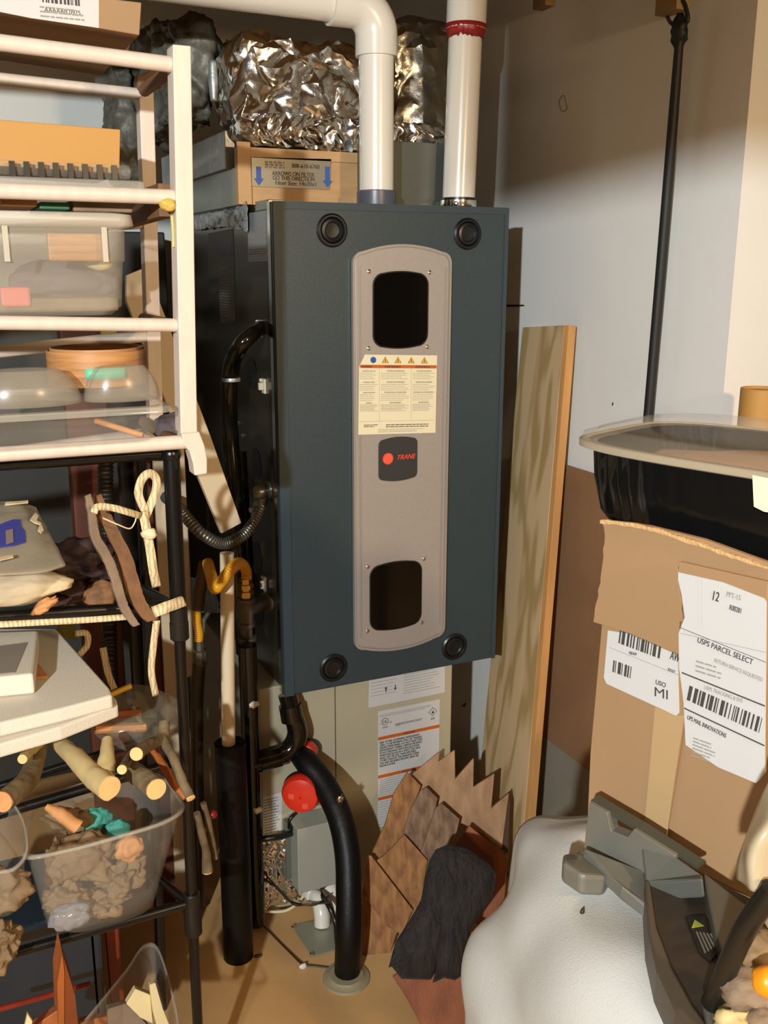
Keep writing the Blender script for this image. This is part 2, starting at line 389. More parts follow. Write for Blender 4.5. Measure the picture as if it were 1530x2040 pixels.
# outline groove of the strip
def ring(fr, po, pi, w0, w1):
    n = len(po); vs = [fr.p(a, b, w) for w in (w0, w1) for P in (po, pi) for a, b in P]; fs = []
    for i in range(n):
        j = (i+1) % n
        fs += [(2*n+i, 2*n+j, 3*n+j, 3*n+i), (i, j, 2*n+j, 2*n+i), (n+i, 3*n+i, 3*n+j, n+j), (i, n+i, n+j, j)]
    return vs, fs
v, f = ring(DF, arch(l-.002, r_+.002, bt-.002, t+.002, .019, .019), arch(l+.002, r_-.002, bt+.002, t-.002, .019, .017), .002, .0105)
mk('strip_edge', v, f, m_bezedge, bez)
def win(x0, x1, y0, y1, sc):
    u0, _ = DF.px(x0, (y0+y1)/2, .009); u1, _ = DF.px(x1, (y0+y1)/2, .009); c = (x0+x1)/2; _, b0 = DF.px(c, y1, .009); _, t0 = DF.px(c, y0, .009)
    o = plate('sight_window', DF, arch(u0, u1, b0, t0, .008, .02), .009, .0105, m_black, bez)
    v, f = ring(DF, arch(u0-.002, u1+.002, b0-.002, t0+.002, .008, .021), arch(u0, u1, b0, t0, .008, .02), .009, .0115)
    mk('window_gasket', v, f, m_blackp, bez)
    for sx, sy in sc:
        O = DF.p(*DF.px(sx, sy, .009), .009); lathe('rivet', [(.0042, 0), (.0036, .0016), (.002, .0026), (.0004, .003)], O, DF.N, m_chrome, bez, 14)
win(744, 850, 542, 692, ((735, 541), (856, 543), (734, 694), (851, 691)))
win(738, 837, 1120, 1251, ((732, 1129), (844, 1113), (732, 1257), (840, 1240)))
# logo badge
u0, _ = DF.px(754, 915, .01); u1, _ = DF.px(831, 915, .01); _, b0 = DF.px(792, 958, .01); _, t0 = DF.px(794, 870, .01)
bd = plate('badge', DF, arch(u0, u1, b0, t0, .006, .010), .009, .0112, m_badge, bez, bevel=.0006)
cu, cv = DF.px(773, 914, .012); rr = .0105
plate('logo_disc', DF, [(cu+rr*math.cos(a*math.pi/16), cv+rr*math.sin(a*math.pi/16)) for a in range(32)], .0112, .0120, m_redink, bd)
plate('logo_ring', DF, [(cu+.0085*math.cos(a*math.pi/16), cv+.0085*math.sin(a*math.pi/16)) for a in range(32)], .0120, .0121, mat('logo_inner', '#e0563f', .5), bd)
uu, vv = DF.px(789, 916, .012)
text('lettering', 'TRANE', DF, uu, vv, .0125, m_redink, bd, w=.0122, sx=.95, shear=.35, bold=.03)
# warning label
P = DF.pxs([(716, 706), (870, 709), (867, 862), (713, 866)], .01)
LF = Fr(DF.p(*P[3], .0108), DF.p(*P[2])-DF.p(*P[3]), (0, 0, 1)); lw = (DF.p(*P[2])-DF.p(*P[3])).length; lh = P[0][1]-P[3][1]+.0
sk = (P[0][1]-P[3][1])
wl = plate('warning_label', LF, [(0, 0), (lw, 0), (lw+.001, lh), (.013, lh), (.002, lh-.022)], 0, .0005, m_paper, bez)
fx = [.19, .34, .5, .67, .84]
plate('mandatory_sign', LF, [(lw*fx[0]+.0055*math.cos(a*math.pi/12), lh*.935+.0055*math.sin(a*math.pi/12)) for a in range(24)], .0005, .0008, m_blueink, wl)
for q in fx[1:]:
    c = lw*q; v_ = lh*.935
    s = plate('hazard_sign', LF, [(c-.0068, v_-.005), (c+.0068, v_-.005), (c, v_+.006)], .0005, .0008, m_ink, wl)
    s2 = plate('hazard_yellow', LF, [(c-.0055, v_-.0043), (c+.0055, v_-.0043), (c, v_+.0048)], .0008, .001, m_yellow, wl)
    plate('hazard_mark', LF, [(c-.0012, v_-.003), (c+.0014, v_-.003), (c+.0004, v_), (c+.001, v_), (c, v_+.003), (c-.0012, v_-.0005), (c-.0002, v_-.0005)], .001, .0011, m_ink, wl)
v, f = obox(LF, .004, lw, lh*.835, lh*.875, .0005, .0008); mk('orange_band', v, f, m_orange, wl)
for tx, tt in ((.04, 'WARNING'), (.33, 'AVERTISSEMENT'), (.72, 'ADVERTENCIA')):
    text('lettering', tt, LF, lw*tx, lh*.84, .0052, m_ink, wl, w=.0009, sx=.85, bold=.02)
v, f = join([obox(LF, lw*a, lw*a+.0004, lh*.17, lh*.83, .0005, .0007) for a in (.265, .67)]+[obox(LF, .002, lw-.002, lh*.165, lh*.168, .0005, .0007)]); mk('ruling', v, f, m_inkl, wl)
heads = [['HAZARDOUS VOLTAGE', 'FLAMMABLE VAPORS', 'CARBON MONOXIDE', 'WARNING'], ['TENSION DANGEREUSE', 'VAPEURS INFLAMMABLES', 'EXPOSITION AU MONOXYDE', 'AVERTISSEMENT'], ['VOLTAJE PELIGROSO', 'VAPORES INFLAMABLES', 'EXPOSICION A MONOXIDO', 'ADVERTENCIA']]
for ci, (a, b) in enumerate(((.02, .25), (.285, .655), (.69, .98))):
    for ri, q in enumerate((.80, .66, .53, .40)):
        text('lettering', heads[ci][ri], LF, lw*(a+b)/2, lh*q-.0012, .0038 if ci else .0032, m_ink, wl, w=.0006, bold=.01, align='CENTER', sx=.85 if ci else .75)
        printing('small_print', LF, lw*a, lw*b, lh*(q-.11), lh*(q-.015), 4 if ri < 3 else 6, .0007, m_inkl, wl, w=.0005, seed=ci*7+ri)
printing('small_print', LF, lw*.07, lw*.25, lh*.09, lh*.13, 2, .0012, m_ink, wl, w=.0005, seed=55)
printing('small_print', LF, lw*.35, lw*.93, lh*.08, lh*.13, 2, .0014, m_ink, wl, w=.0005, seed=56, ragged=.05)
printing('small_print', LF, lw*.25, lw*.85, lh*.02, lh*.07, 3, .0007, m_inkl, wl, w=.0005, seed=57)
# side panel details
SF = Fr((.004, .72, Z0), (0, -1, 0), (0, 0, 1))   # looks towards -x
for x, y in ((502, 745), (511, 925), (512, 1110)):
    u, q = SF.px(x, y); plate('knockout_hole', SF, [(u+.030*math.cos(a*math.pi/14), q+.030*math.sin(a*math.pi/14)) for a in range(28)], 0, .0008, m_blackp, fu)
u, q = SF.px(512, 1210); 
plate('knockout_hole', SF, [(u+.040*math.cos(a*math.pi/14), q+.036*math.sin(a*math.pi/14)) for a in range(28)], 0, .0008, m_blackp, fu)
for x, y, h in ((521, 655, .03), (528, 769, .026), (530, 1163, .03)):
    u, q = SF.px(x, y); v, f = join([obox(SF, u-.008, u+.008, q-h/2, q+h/2, 0, .004), obox(SF, u-.003, u+.005, q-h/4, q+h/4, .004, .012), obox(SF, u-.009, u-.003, q+h/2-.006, q+h/2, .004, .008)])
    mk('mounting_tab', v, f, mat('tab_cream', '#c9bfa6', .5), fu, bevel=.001)
for x, y in ((484, 868), (477, 843), (488, 961), (507, 1316), (549, 1366)):
    u, q = SF.px(x, y); lathe('screw', [(.005, 0), (.005, .002), (.002, .0035)], SF.p(u, q), SF.N, m_chrome, fu, 8)
lab = plate('rating_sheet', SF, SF.pxs([(494, 425), (537, 418), (537, 520), (495, 522)]), 0, .0006, mat('silver_sheet', '#8f9292', .4, metal=.3), fu)
u0, q0 = SF.px(495, 520); u1, q1 = SF.px(536, 425); printing('small_print', SF, u0+.006, u1-.006, q0+.01, q1-.02, 12, .0015, m_inkl, lab, w=.0007, seed=5)
lab = plate('instruction_sheet', SF, SF.pxs([(415, 465), (465, 455), (470, 640), (440, 645), (436, 580), (417, 585)]), 0, .0006, mat('grey_sheet', '#4c4b40', .5), fu)
for tt, a in ((.1, (432, 480, 462, 500)), (.2, (435, 503, 463, 510)), (.3, (416, 555, 434, 566))):
    plate('label_block', SF, SF.pxs([(a[0], a[1]), (a[2], a[1]-1), (a[2], a[3]-1), (a[0], a[3])]), .0006, .0009, m_blackp, lab)
u0, q0 = SF.px(440, 640); u1, q1 = SF.px(466, 520); printing('small_print', SF, u0+.004, u1-.004, q0+.01, q1-.01, 18, .001, m_inkl, lab, w=.0007, seed=6)
# foil tape strips along the upper side edge
def crumple(name, pts, mat_, parent, w0=0, th=.003, n=(24, 6), amp=.004, seed=0, fr=SF):
    g = []
    P = [fr.p(*fr.px(x, y, w0), w0) for x, y in pts]   # four corners
    nu, nv = n[0]*4, n[1]*4; vs = []
    for j in range(nv+1):
        for i in range(nu+1):
            a = P[0].lerp(P[1], i/nu); b = P[3].lerp(P[2], i/nu); q = a.lerp(b, j/nv); v0 = noise.voronoi(q*38+V((seed, 0, 0)))[0]; v1 = noise.voronoi(q*90+V((0, seed, 0)))[0]
            ed = V((noise.noise(q*40), noise.noise(q*40+V((9, 0, 0))), 0))*.004
            vs.append(q+fr.N*((v0[1]-v0[0])*amp*1.2+(v1[1]-v1[0])*amp*.4)+fr.U*ed.x+fr.V*ed.y)
    fs = [(j*(nu+1)+i, j*(nu+1)+i+1, (j+1)*(nu+1)+i+1, (j+1)*(nu+1)+i) for j in range(nv) for i in range(nu)]
    o = mk(name, vs, fs, mat_, parent, smooth=True); s = o.modifiers.new('s', 'SOLIDIFY'); s.thickness = .0006; return o
crumple('foil_tape', [(376, 418), (470, 410), (470, 450), (380, 460)], m_tape, fu, w0=.004, seed=2)
crumple('foil_tape', [(466, 405), (494, 402), (494, 460), (468, 458)], m_tape, fu, w0=.007, n=(8, 12), amp=.007, seed=3)
box('top_clip', (.002, .03, Z1-.012), (.03, .10, Z1+.004), m_steel, fu, bevel=.001)

# ------------------------------------------------------------------ filter rack on top
fh = thing('filter_rack', (.2, .4, Z1), 'wooden filter housing with metal direction label on top of the furnace', 'filter housing')
FY = .14
A0 = at(472, 277, Y=FY); A1 = at(472, 401, Y=FY); zt, zb = A0.z, Z1+.001; xl = A0.x
box('face_board', (xl, FY, zb), (.425, FY+.02, zt-.012), m_osb, fh, bevel=.001)
box('corner_post', (xl-.002, FY-.006, zb), (xl+.022, FY, zt-.004), m_osb, fh, bevel=.001)
box('top_rail', (xl, FY-.003, zt-.03), (.38, FY, zt-.012), m_osb, fh, bevel=.001)
box('side_panel', (xl, FY+.02, zb), (xl+.016, .72, zt-.045), m_steel, fh)
box('side_cover', (xl-.008, FY+.05, zt-.045), (xl+.012, .70, zt+.02), m_tape, fh, bevel=.002)
box('back_board', (xl+.016, .70, zb), (.425, .72, zt-.045), m_osb, fh)
FF = Fr((xl, FY, zb), (1, 0, 0), (0, 0, 1))
pl = FF.pxs([(501, 313), (660, 317), (657, 378), (502, 371)], .003)
ml = plate('direction_label', FF, pl, 0, .003, m_metalab, fh)
for ax in (515, 652):
    c, tv = FF.px(ax, 332, .003); _, bv = FF.px(ax, 374 if ax > 600 else 370, .003); hh = tv-bv
    plate('blue_arrow', FF, [(c-.0045, tv), (c+.0045, tv), (c+.0045, bv+.012), (c+.009, bv+.012), (c, bv), (c-.009, bv+.012), (c-.0045, bv+.012)], .003, .0035, m_blueink, ml)
def ftxt(body, x, y, x2, h, parent, mm=m_ink, fr=FF, bold=.02):
    u, q = fr.px(x, y, .003); u2, _ = fr.px(x2, y, .003)
    o = text('lettering', body, fr, 0, 0, h, mm, parent, w=.0034, bold=bold); xs = [v.co.x for v in o.data.vertices]
    L = max(xs)-min(xs); bpy.data.objects.remove(o)
    return text('lettering', body, fr, u, q, h, mm, parent, w=.0034, sx=(u2-u)/L, bold=bold)
printing('maker_mark', FF, FF.px(528, 330, .003)[0], FF.px(567, 330, .003)[0], FF.px(528, 335, .003)[1], FF.px(528, 320, .003)[1], 3, .003, m_inkl, ml, w=.0032, seed=70, words=(.004, .008), ragged=.02); ftxt('888-610-6760', 581, 334, 636, .010, ml)
ftxt('ARROWS ON FILTER', 542, 349, 626, .010, ml); ftxt('GO THIS DIRECTION', 543, 358, 626, .010, ml); ftxt('Filter Size: 14x20x1', 548, 368, 629, .010, ml)

# ------------------------------------------------------------------ plenum duct, foil wrap and grey insulation
pd = thing('plenum_duct', (.2, .2, zt), 'duct wrapped in crumpled shiny aluminium foil above the filter housing', 'duct')
box('duct_collar', (at(715, 300, Y=.13).x, .118, Z1+.002), (.432, .138, at(800, 283, Y=.13).z), mat('duct_collar_steel', '#6d716a', .35, metal=.7, var=.2, vs=5), pd, bevel=.001)
def crease(p, seed):
    q = p+V((noise.noise(p*6+V((seed, 0, 0))), noise.noise(p*6+V((0, seed, 0))), noise.noise(p*6+V((0, 0, seed)))))*.05
    a = noise.voronoi(q*V_SC+V((seed, seed, 0)))[0]; b = noise.voronoi(q*V_SC*2.7+V((0, seed, seed)))[0]; c = noise.voronoi(q*V_SC*6+V((seed, 0, 3)))[0]
    return (a[1]-a[0])*.55+(b[1]-b[0])*.28+(c[1]-c[0])*.10
V_SC = 14
def crumpled_box(name, lo, hi, mat_, parent=None, step=.024, jit=.0062, big=.03, seed=0, ex=6, soft=False, flat=True):
    rnd = random.Random(seed); lo, hi = V(lo), V(hi); sz = hi-lo
    n = [max(2, min(90, int(sz[i]/step))) for i in range(3)]; idx = {}; vs = []; fs = []
    def vid(i, j, k):
        key = (i, j, k)
        if key not in idx:
            u, v_, w_ = i/n[0], j/n[1], k/n[2]
            p = V((lo.x+sz.x*u, lo.y+sz.y*v_, lo.z+sz.z*w_)); c = (lo+hi)/2; d = (p-c)
            e = V(((u-.5)*2, (v_-.5)*2, (w_-.5)*2)); L = (abs(e.x)**ex+abs(e.y)**ex+abs(e.z)**ex)**(1/ex)
            q = c+V((d.x/L, d.y/L, d.z/L)); nn = V((e.x**3, e.y**3, e.z**3)); nn = nn.normalized() if nn.length > 0 else V((0,0,1))
            g = crease(q, seed)*big-big*.3+noise.noise(q*7+V((seed, 2, 0)))*big*.5
            if soft: g = noise.fractal(q*11+V((seed, 0, 0)), 1.0, 2.0, 4)*big
            q = q+nn*g+V((rnd.uniform(-1, 1), rnd.uniform(-1, 1), rnd.uniform(-1, 1)))*jit
            idx[key] = len(vs); vs.append(q)
        return idx[key]
    def quad(a, b, c, d):
        if rnd.random() < .5: fs.extend([(a, b, c), (a, c, d)])
        else: fs.extend([(a, b, d), (b, c, d)])
    for i in range(n[0]):
        for j in range(n[1]):
            quad(vid(i,j,0), vid(i,j+1,0), vid(i+1,j+1,0), vid(i+1,j,0)); quad(vid(i,j,n[2]), vid(i+1,j,n[2]), vid(i+1,j+1,n[2]), vid(i,j+1,n[2]))
        for k in range(n[2]):
            quad(vid(i,0,k), vid(i+1,0,k), vid(i+1,0,k+1), vid(i,0,k+1)); quad(vid(i,n[1],k), vid(i,n[1],k+1), vid(i+1,n[1],k+1), vid(i+1,n[1],k))
    for j in range(n[1]):
        for k in range(n[2]):
            quad(vid(0,j,k), vid(0,j,k+1), vid(0,j+1,k+1), vid(0,j+1,k)); quad(vid(n[0],j,k), vid(n[0],j+1,k), vid(n[0],j+1,k+1), vid(n[0],j,k+1))
    o = mk(name, vs, fs, mat_, parent, smooth=not flat)
    if flat:
        bm = bmesh.new(); bm.from_mesh(o.data)
        for lev, jj in ((0, jit*.42), (1, jit*.16)):
            old = set(bm.verts); bmesh.ops.subdivide_edges(bm, edges=bm.edges[:], cuts=1, use_grid_fill=True)
            for v in bm.verts:
                if v not in old: v.co += V((rnd.uniform(-1, 1), rnd.uniform(-1, 1), rnd.uniform(-1, 1)))*jj
        for f in bm.faces: f.smooth = True
        for e in bm.edges:
            if len(e.link_faces) == 2 and e.calc_face_angle(0) > math.radians(24): e.smooth = False
        bm.to_mesh(o.data); bm.free()
    return o
a = at(455, 55, Y=.16); b = at(885, 262, Y=.16)
crumpled_box('foil_front', (a.x, .150, zt+.012), (at(790, 60, Y=.15).x, .30, a.z), m_foil, pd, big=.022, seed=4)
crumpled_box('foil_bulge', (at(590, 60, Y=.14).x, .140, at(700, 215, Y=.14).z), (at(735, 60, Y=.14).x, .24, at(700, 135, Y=.14).z), m_foil, pd, big=.014, seed=7, ex=3)
crumpled_box('foil_skirt', (a.x+.005, .132, zt-.010), (.435, .22, zt+.045), m_foil, pd, step=.014, jit=.0042, big=.010, seed=9)
crumpled_box('foil_flap', (at(770, 100, Y=.2).x, .185, zt-.02), (.455, .33, 1.70), m_foildull, pd, step=.032, big=.03, seed=12)
gi = thing('fibreglass_wrap', (-.06, .45, zt), 'dull grey crumpled insulation blanket left of the shiny foil', 'insulation')
crumpled_box('blanket', (-.090, .27, zt+.045), (-.002, .75, 1.69), m_wool, gi, step=.007, jit=.001, big=.06, seed=21, flat=False)
crumpled_box('hanging_flap', (-.135, .60, 1.40), (-.088, .76, 1.66), m_wool, gi, step=.007, jit=.001, big=.04, seed=23, flat=False)
cp = at(425, 165, Y=.2); v, f = tubev([cp+V((0, 0, .035)), cp, cp-V((0, 0, .03))], [.007, .009, .006], n=8)
mk('tie_strip', v, f, m_tape, gi, smooth=True)

# ------------------------------------------------------------------ PVC pipes
def pipe_obj(name, pts, r, m, par, **k): return tube(name, pts, r, m, par, n=28, **k)
ep = thing('vent_pipe', at(750, 403, Y=.06), 'white vent pipe with elbow running left across the top', 'pipe')
Yp = .06
b0 = V((at(750, 400, Y=Yp).x, Yp, Z1)); R1 = .030
t0 = V((at(757, 70, Y=Yp).x, Yp, at(757, 112, Y=Yp).z))
top = V((b0.x, Yp, t0.z)); zc = at(600, 20, Y=Yp).z
pipe_obj('riser', [b0, V((b0.x, Yp, t0.z+.01))], R1, m_pvc, ep, smooth=False)
lathe('base_coupling', [(.034, -.004), (.0345, 0), (.0345, .024), (.031, .026)], b0, (0, 0, 1), m_darkgray, ep)
ex, ez = b0.x, t0.z
R2 = .036
el = [V((ex, Yp, ez-.002)), V((ex, Yp, ez+.03))]
for k in range(1, 9):
    a = math.pi/2*k/9; el.append(V((ex-.045*(1-math.cos(a)), Yp, ez+.03+.045*math.sin(a))))
el += [V((ex-.045, Yp, ez+.075)), V((ex-.085, Yp, ez+.075))]
tube('elbow', el, R2, m_pvc, ep, n=28, smooth=False)
tube('horizontal_run', [V((ex-.08, Yp, ez+.075)), V((-1.1, Yp, ez+.085))], R1, m_pvc, ep, n=28, smooth=False)
ip = thing('intake_pipe', at(913, 408, Y=.08), 'white pipe with red primer ring rising at the right rear of the furnace', 'pipe')
b1 = V((at(913, 403, Y=.08).x, .08, Z1)); tz = at(930, 60, Y=.08).z
tp = V((at(928, 60, Y=.08).x, .08, tz))
tube('riser', [b1, tp+V((0, 0, .02))], .030, m_pvc, ip, n=28, smooth=False)
tube('upper_socket', [tp, tp+(tp-b1).normalized()*.12], .0355, m_pvc, ip, n=28, smooth=False)
# ragged red ring
dr = (tp-b1).normalized(); N_ = 48; vs = []; fs = []; rnd = random.Random(3); aa = dr.orthogonal().normalized(); bb = dr.cross(aa)
for ring_ in range(2):
    for i in range(N_):
        th = 2*math.pi*i/N_; h = -.008-.006*abs(math.sin(i*1.7))-.004*rnd.random() if ring_ == 0 else .008
        rad = .0306 if ring_ == 0 else .0362
        vs.append(tp+dr*h+(aa*math.cos(th)+bb*math.sin(th))*rad)
for i in range(N_): j = (i+1) % N_; fs.append((i, j, N_+j, N_+i))
vs2 = []; 
for i in range(N_): th = 2*math.pi*i/N_; vs2.append(tp+dr*.0005+(aa*math.cos(th)+bb*math.sin(th))*.0368)
o = mk('red_primer_ring', vs, fs, m_red, ip, smooth=True); s = o.modifiers.new('s', 'SOLIDIFY'); s.thickness = .001
lathe('metal_clamp', [(.033, 0), (.0335, .001), (.0335, .015), (.032, .016)], b1, (0, 0, 1), m_chrome, ip)
lathe('rubber_seal', [(.0325, .016), (.0325, .019), (.030, .020)], b1, (0, 0, 1), m_blackp, ip)
u = b1+V((-.02, -.028, .008)); lathe('clamp_screw', [(.004, 0), (.004, .006), (.002, .008)], u, (-.5, -1, 0), m_chrome, ip, 10)

# ------------------------------------------------------------------ evaporator coil cabinet
cc = thing('coil_cabinet', (.18, .33, 0), 'olive grey evaporator coil cabinet with warning labels beneath the furnace', 'cabinet')
CY = .05; CX0, CX1 = -.035, .377
box('body', (CX0, CY, .0), (CX1, .62, Z0), m_coil, cc, bevel=.003)
CF = Fr((CX0, CY, 0), (1, 0, 0), (0, 0, 1))
u, _ = CF.px(668, 1450)
v, f = obox(CF, u-.0008, u+.0008, .0, Z0, 0, .0006); mk('panel_seam', v, f, m_ink, cc)
def quadp(fr, pts, w=0): return fr.pxs(pts, w)
l1 = plate('wiring_label', CF, quadp(CF, [(735, 1350), (886, 1318), (886, 1379), (734, 1410)]), 0, .0006, m_white, cc)
def inner(fr, P, s, t): # bilinear inside label corners TL TR BR BL
    (a, b), (c, d), (e, g), (h, i) = P
    x = (a*(1-s)+c*s)*(1-t)+(h*(1-s)+e*s)*t; y = (b*(1-s)+d*s)*(1-t)+(i*(1-s)+g*s)*t; return x, y
PL = quadp(CF, [(735, 1350), (886, 1318), (886, 1379), (734, 1410)])
for tt_, sx_ in (('up', .22), ('dn', .34)):
    c, q = inner(CF, PL, sx_, .5); s = 1 if tt_ == 'up' else -1
    plate('arrow', CF, [(c-.001, q-.006*s), (c+.001, q-.006*s), (c+.001, q+.001*s), (c+.0035, q+.001*s), (c, q+.006*s), (c-.0035, q+.001*s), (c-.001, q+.001*s)], .0006, .0009, m_ink, l1)
a = inner(CF, PL, .45, .9); b = inner(CF, PL, .95, .05)
printing('small_print', CF, min(a[0], b[0]), max(a[0], b[0]), min(a[1], b[1])+.006, max(a[1], b[1]), 9, .0011, m_inkl, l1, w=.0006, seed=31)
printing('small_print', CF, PL[0][0]+.004, inner(CF, PL, .42, 0)[0], PL[3][1]+.02, PL[0][1]-.002, 6, .001, m_inkl, l1, w=.0006, seed=32)
P2 = quadp(CF, [(755, 1417), (876, 1394), (874, 1560), (753, 1648)])
x0, x1 = P2[3][0], P2[1][0]; ztp = P2[0][1]; zbt = P2[3][1]
l2 = plate('safety_label', CF, [(x0, zbt), (x1, zbt), (x1, ztp), (x0, ztp)], 0, .0006, m_white, cc)
def vz(y, x=753): return CF.px(x, y)[1]
for y in (1472, 1548, 1592):
    q = vz(y); plate('orange_band', CF, [(x0, q-.0035), (x1, q-.0035), (x1, q+.0035), (x0, q+.0035)], .0006, .0009, m_orange, l2)
    text('lettering', 'WARNING' if y > 1472 else 'DANGER', CF, (x0+x1)/2, q-.0025, .0065, m_ink, l2, w=.001, align='CENTER', bold=.02)
q = vz(1440)
cx_ = x0+.015; plate('mark_ring', CF, [(cx_+.0078*math.cos(a*math.pi/12), q+.0078*math.sin(a*math.pi/12)) for a in range(24)], .0006, .0008, m_ink, l2)
plate('mark_face', CF, [(cx_+.0066*math.cos(a*math.pi/12), q+.0066*math.sin(a*math.pi/12)) for a in range(24)], .0008, .0009, m_white, l2)
text('lettering', 'UL', CF, cx_, q-.003, .0085, m_ink, l2, w=.001, align='CENTER', bold=.03)
text('lettering', 'C', CF, cx_-.0125, q-.005, .005, m_ink, l2, w=.001); text('lettering', 'US', CF, cx_+.009, q-.005, .005, m_ink, l2, w=.001)
text('lettering', 'LISTED', CF, cx_, q-.014, .0042, m_ink, l2, w=.001, align='CENTER', bold=.02)
dx = x1-.016; 
plate('hazard_diamond', CF, [(dx, q-.010), (dx+.010, q), (dx, q+.010), (dx-.010, q)], .0006, .0008, m_ink, l2)
plate('diamond_face', CF, [(dx, q-.0085), (dx+.0085, q), (dx, q+.0085), (dx-.0085, q)], .0008, .0009, m_white, l2)
plate('flame_mark', CF, [(dx-.002, q-.004), (dx+.002, q-.004), (dx+.003, q-.001), (dx+.0015, q+.001), (dx, q+.004), (dx-.001, q), (dx-.003, q-.001)], .0009, .001, m_ink, l2)
text('lettering', 'A2L', CF, dx, q-.017, .006, m_ink, l2, w=.001, align='CENTER', bold=.03)
plate('book_mark', CF, [(cx_+.024, q-.016), (cx_+.029, q-.0148), (cx_+.034, q-.016), (cx_+.034, q-.011), (cx_+.029, q-.010), (cx_+.024, q-.011)], .0006, .0009, m_inkl, l2)
printing('small_print', CF, x0+.003, x1-.003, q+.010, q+.017, 3, .0008, m_inkl, l2, w=.0006, seed=40)
printing('small_print', CF, x0+.038, x1-.03, q-.014, q-.009, 2, .001, m_ink, l2, w=.0006, seed=41)
za, zb_ = vz(1478), vz(1530)
body = ['RISK OF FIRE. FLAMMABLE REFRIGERANT', 'USED. TO BE REPAIRED ONLY BY TRAINED', 'SERVICE PERSONNEL. DO NOT PUNCTURE', 'REFRIGERANT TUBING. DISPOSE PROPERLY', 'IN ACCORDANCE WITH REGULATIONS', 'WHEN INSTALLED IN A SPACE THE AREA', 'SHALL NOT BE LESS THAN SPECIFIED', 'OTHER THAN BY THE MANUFACTURER', 'THE UNIT REQUIRES SPECIFIC AREA SEE', 'INSTRUCTIONS']
for k, s_ in enumerate(body): text('lettering', s_, CF, x0+.003, za-.0066*(k+1)*(za-zb_)/.066+.001, .0062, m_ink, l2, w=.001, sx=.80, bold=.03)
printing('small_print', CF, x0+.003, x1-.003, vz(1587), vz(1553), 8, .0011, m_inkl, l2, w=.0006, seed=43)
printing('small_print', CF, x0+.003, x1-.003, zbt+.003, vz(1597), 10, .0011, m_inkl, l2, w=.0006, seed=44)
sl = plate('serial_label', CF, quadp(CF, [(524, 1588), (562, 1578), (561, 1655), (524, 1668)]), 0, .0006, m_white, cc)
a = CF.px(527, 1664); b = CF.px(558, 1584); printing('small_print', CF, a[0], b[0], a[1], b[1], 13, .0014, m_ink, sl, w=.0006, seed=47, words=(.003, .007))
crumple('foil_patch', [(516, 1672), (585, 1662), (590, 1790), (516, 1815)], m_foil, cc, w0=.003, n=(9, 16), amp=.010, seed=8, fr=CF)
CS = Fr((CX0, .62, 0), (0, -1, 0), (0, 0, 1))
crumple('foil_patch', [(378, 1150), (440, 1150), (440, 1220), (378, 1220)], m_tape, cc, w0=.003, n=(9, 10), amp=.010, seed=18, fr=CS)
crumple('foil_patch', [(498, 1700), (520, 1700), (520, 1800), (498, 1800)], m_foil, cc, w0=.003, n=(5, 12), amp=.008, seed=28, fr=CF)

# ------------------------------------------------------------------ pipes and lines in front of the coil
def vline(x, y, Y): return at(x, y, Y=Y)
dt = thing('drain_standpipe', (at(472, 1910, Z=0)), 'thick black foam-covered standpipe holding a thin cream pipe', 'pipe')
Yd = at(472, 1905, Z=0.0).y; xb = at(475, 1900, Y=Yd).x
ztop = at(467, 1478, Y=Yd).z
tube('foam_sleeve', [V((xb, Yd, .0)), V((xb+.001, Yd, ztop*.5)), V((xb, Yd, ztop))], .0275, m_foam, dt, n=28, smooth=False)
cpz = at(450, 1102, Y=Yd).z; xt = at(452, 1102, Y=Yd).x
tube('thin_pipe', [V((xb-.004, Yd-.002, ztop-.03)), V((xt, Yd, cpz))], .0118, m_cream, dt, n=24, smooth=False)
# black drain line under furnace
bl = thing('black_drain_line', (at(498, 1800, Y=.02)), 'glossy black drain pipe with tee looping beneath the furnace door', 'pipe')
Yb = .012
xs = at(500, 1500, Y=Yb).x
tube('vertical_pipe', [V((xs, Yb, .012)), V((xs, Yb, at(495, 1285, Y=Yb).z))], .0165, m_pvcblk, bl, n=24, smooth=False)
zb2 = at(540, 1512, Y=Yb).z; xd = at(588, 1400, Y=Yb).x
P_ = [V((xs, Yb, zb2)), V((xd-.04, Yb, zb2+.004)), V((xd-.012, Yb, zb2+.012)), V((xd+.003, Yb, zb2+.04)), V((xd-.004, Yb, zb2+.08)), V((xd-.012, Yb+.01, Z0-.005))]
tube('trap_loop', P_, [.017, .018, .0195, .0195, .018, .0175], m_pvcblk, bl, n=24)
for q, rr_ in ((V((xs+.035, Yb, zb2)), .0205), ):
    tube('coupling', [q-V((.02, 0, 0)), q+V((.02, 0, 0.003))], rr_, m_pvcblk, bl, n=24, smooth=False)
tube('coupling', [V((xd-.006, Yb, zb2+.07)), V((xd-.009, Yb+.004, zb2+.10))], .0212, m_pvcblk, bl, n=24, smooth=False)
for y in (1395, 1605):
    q = at(510, y, Y=Yb); lump('caulk_smear', (xs+.004, Yb-.0165, q.z), (.009, .004, .006), m_pvc, bl, amp=.6, freq=2, seed=y, sub=3)
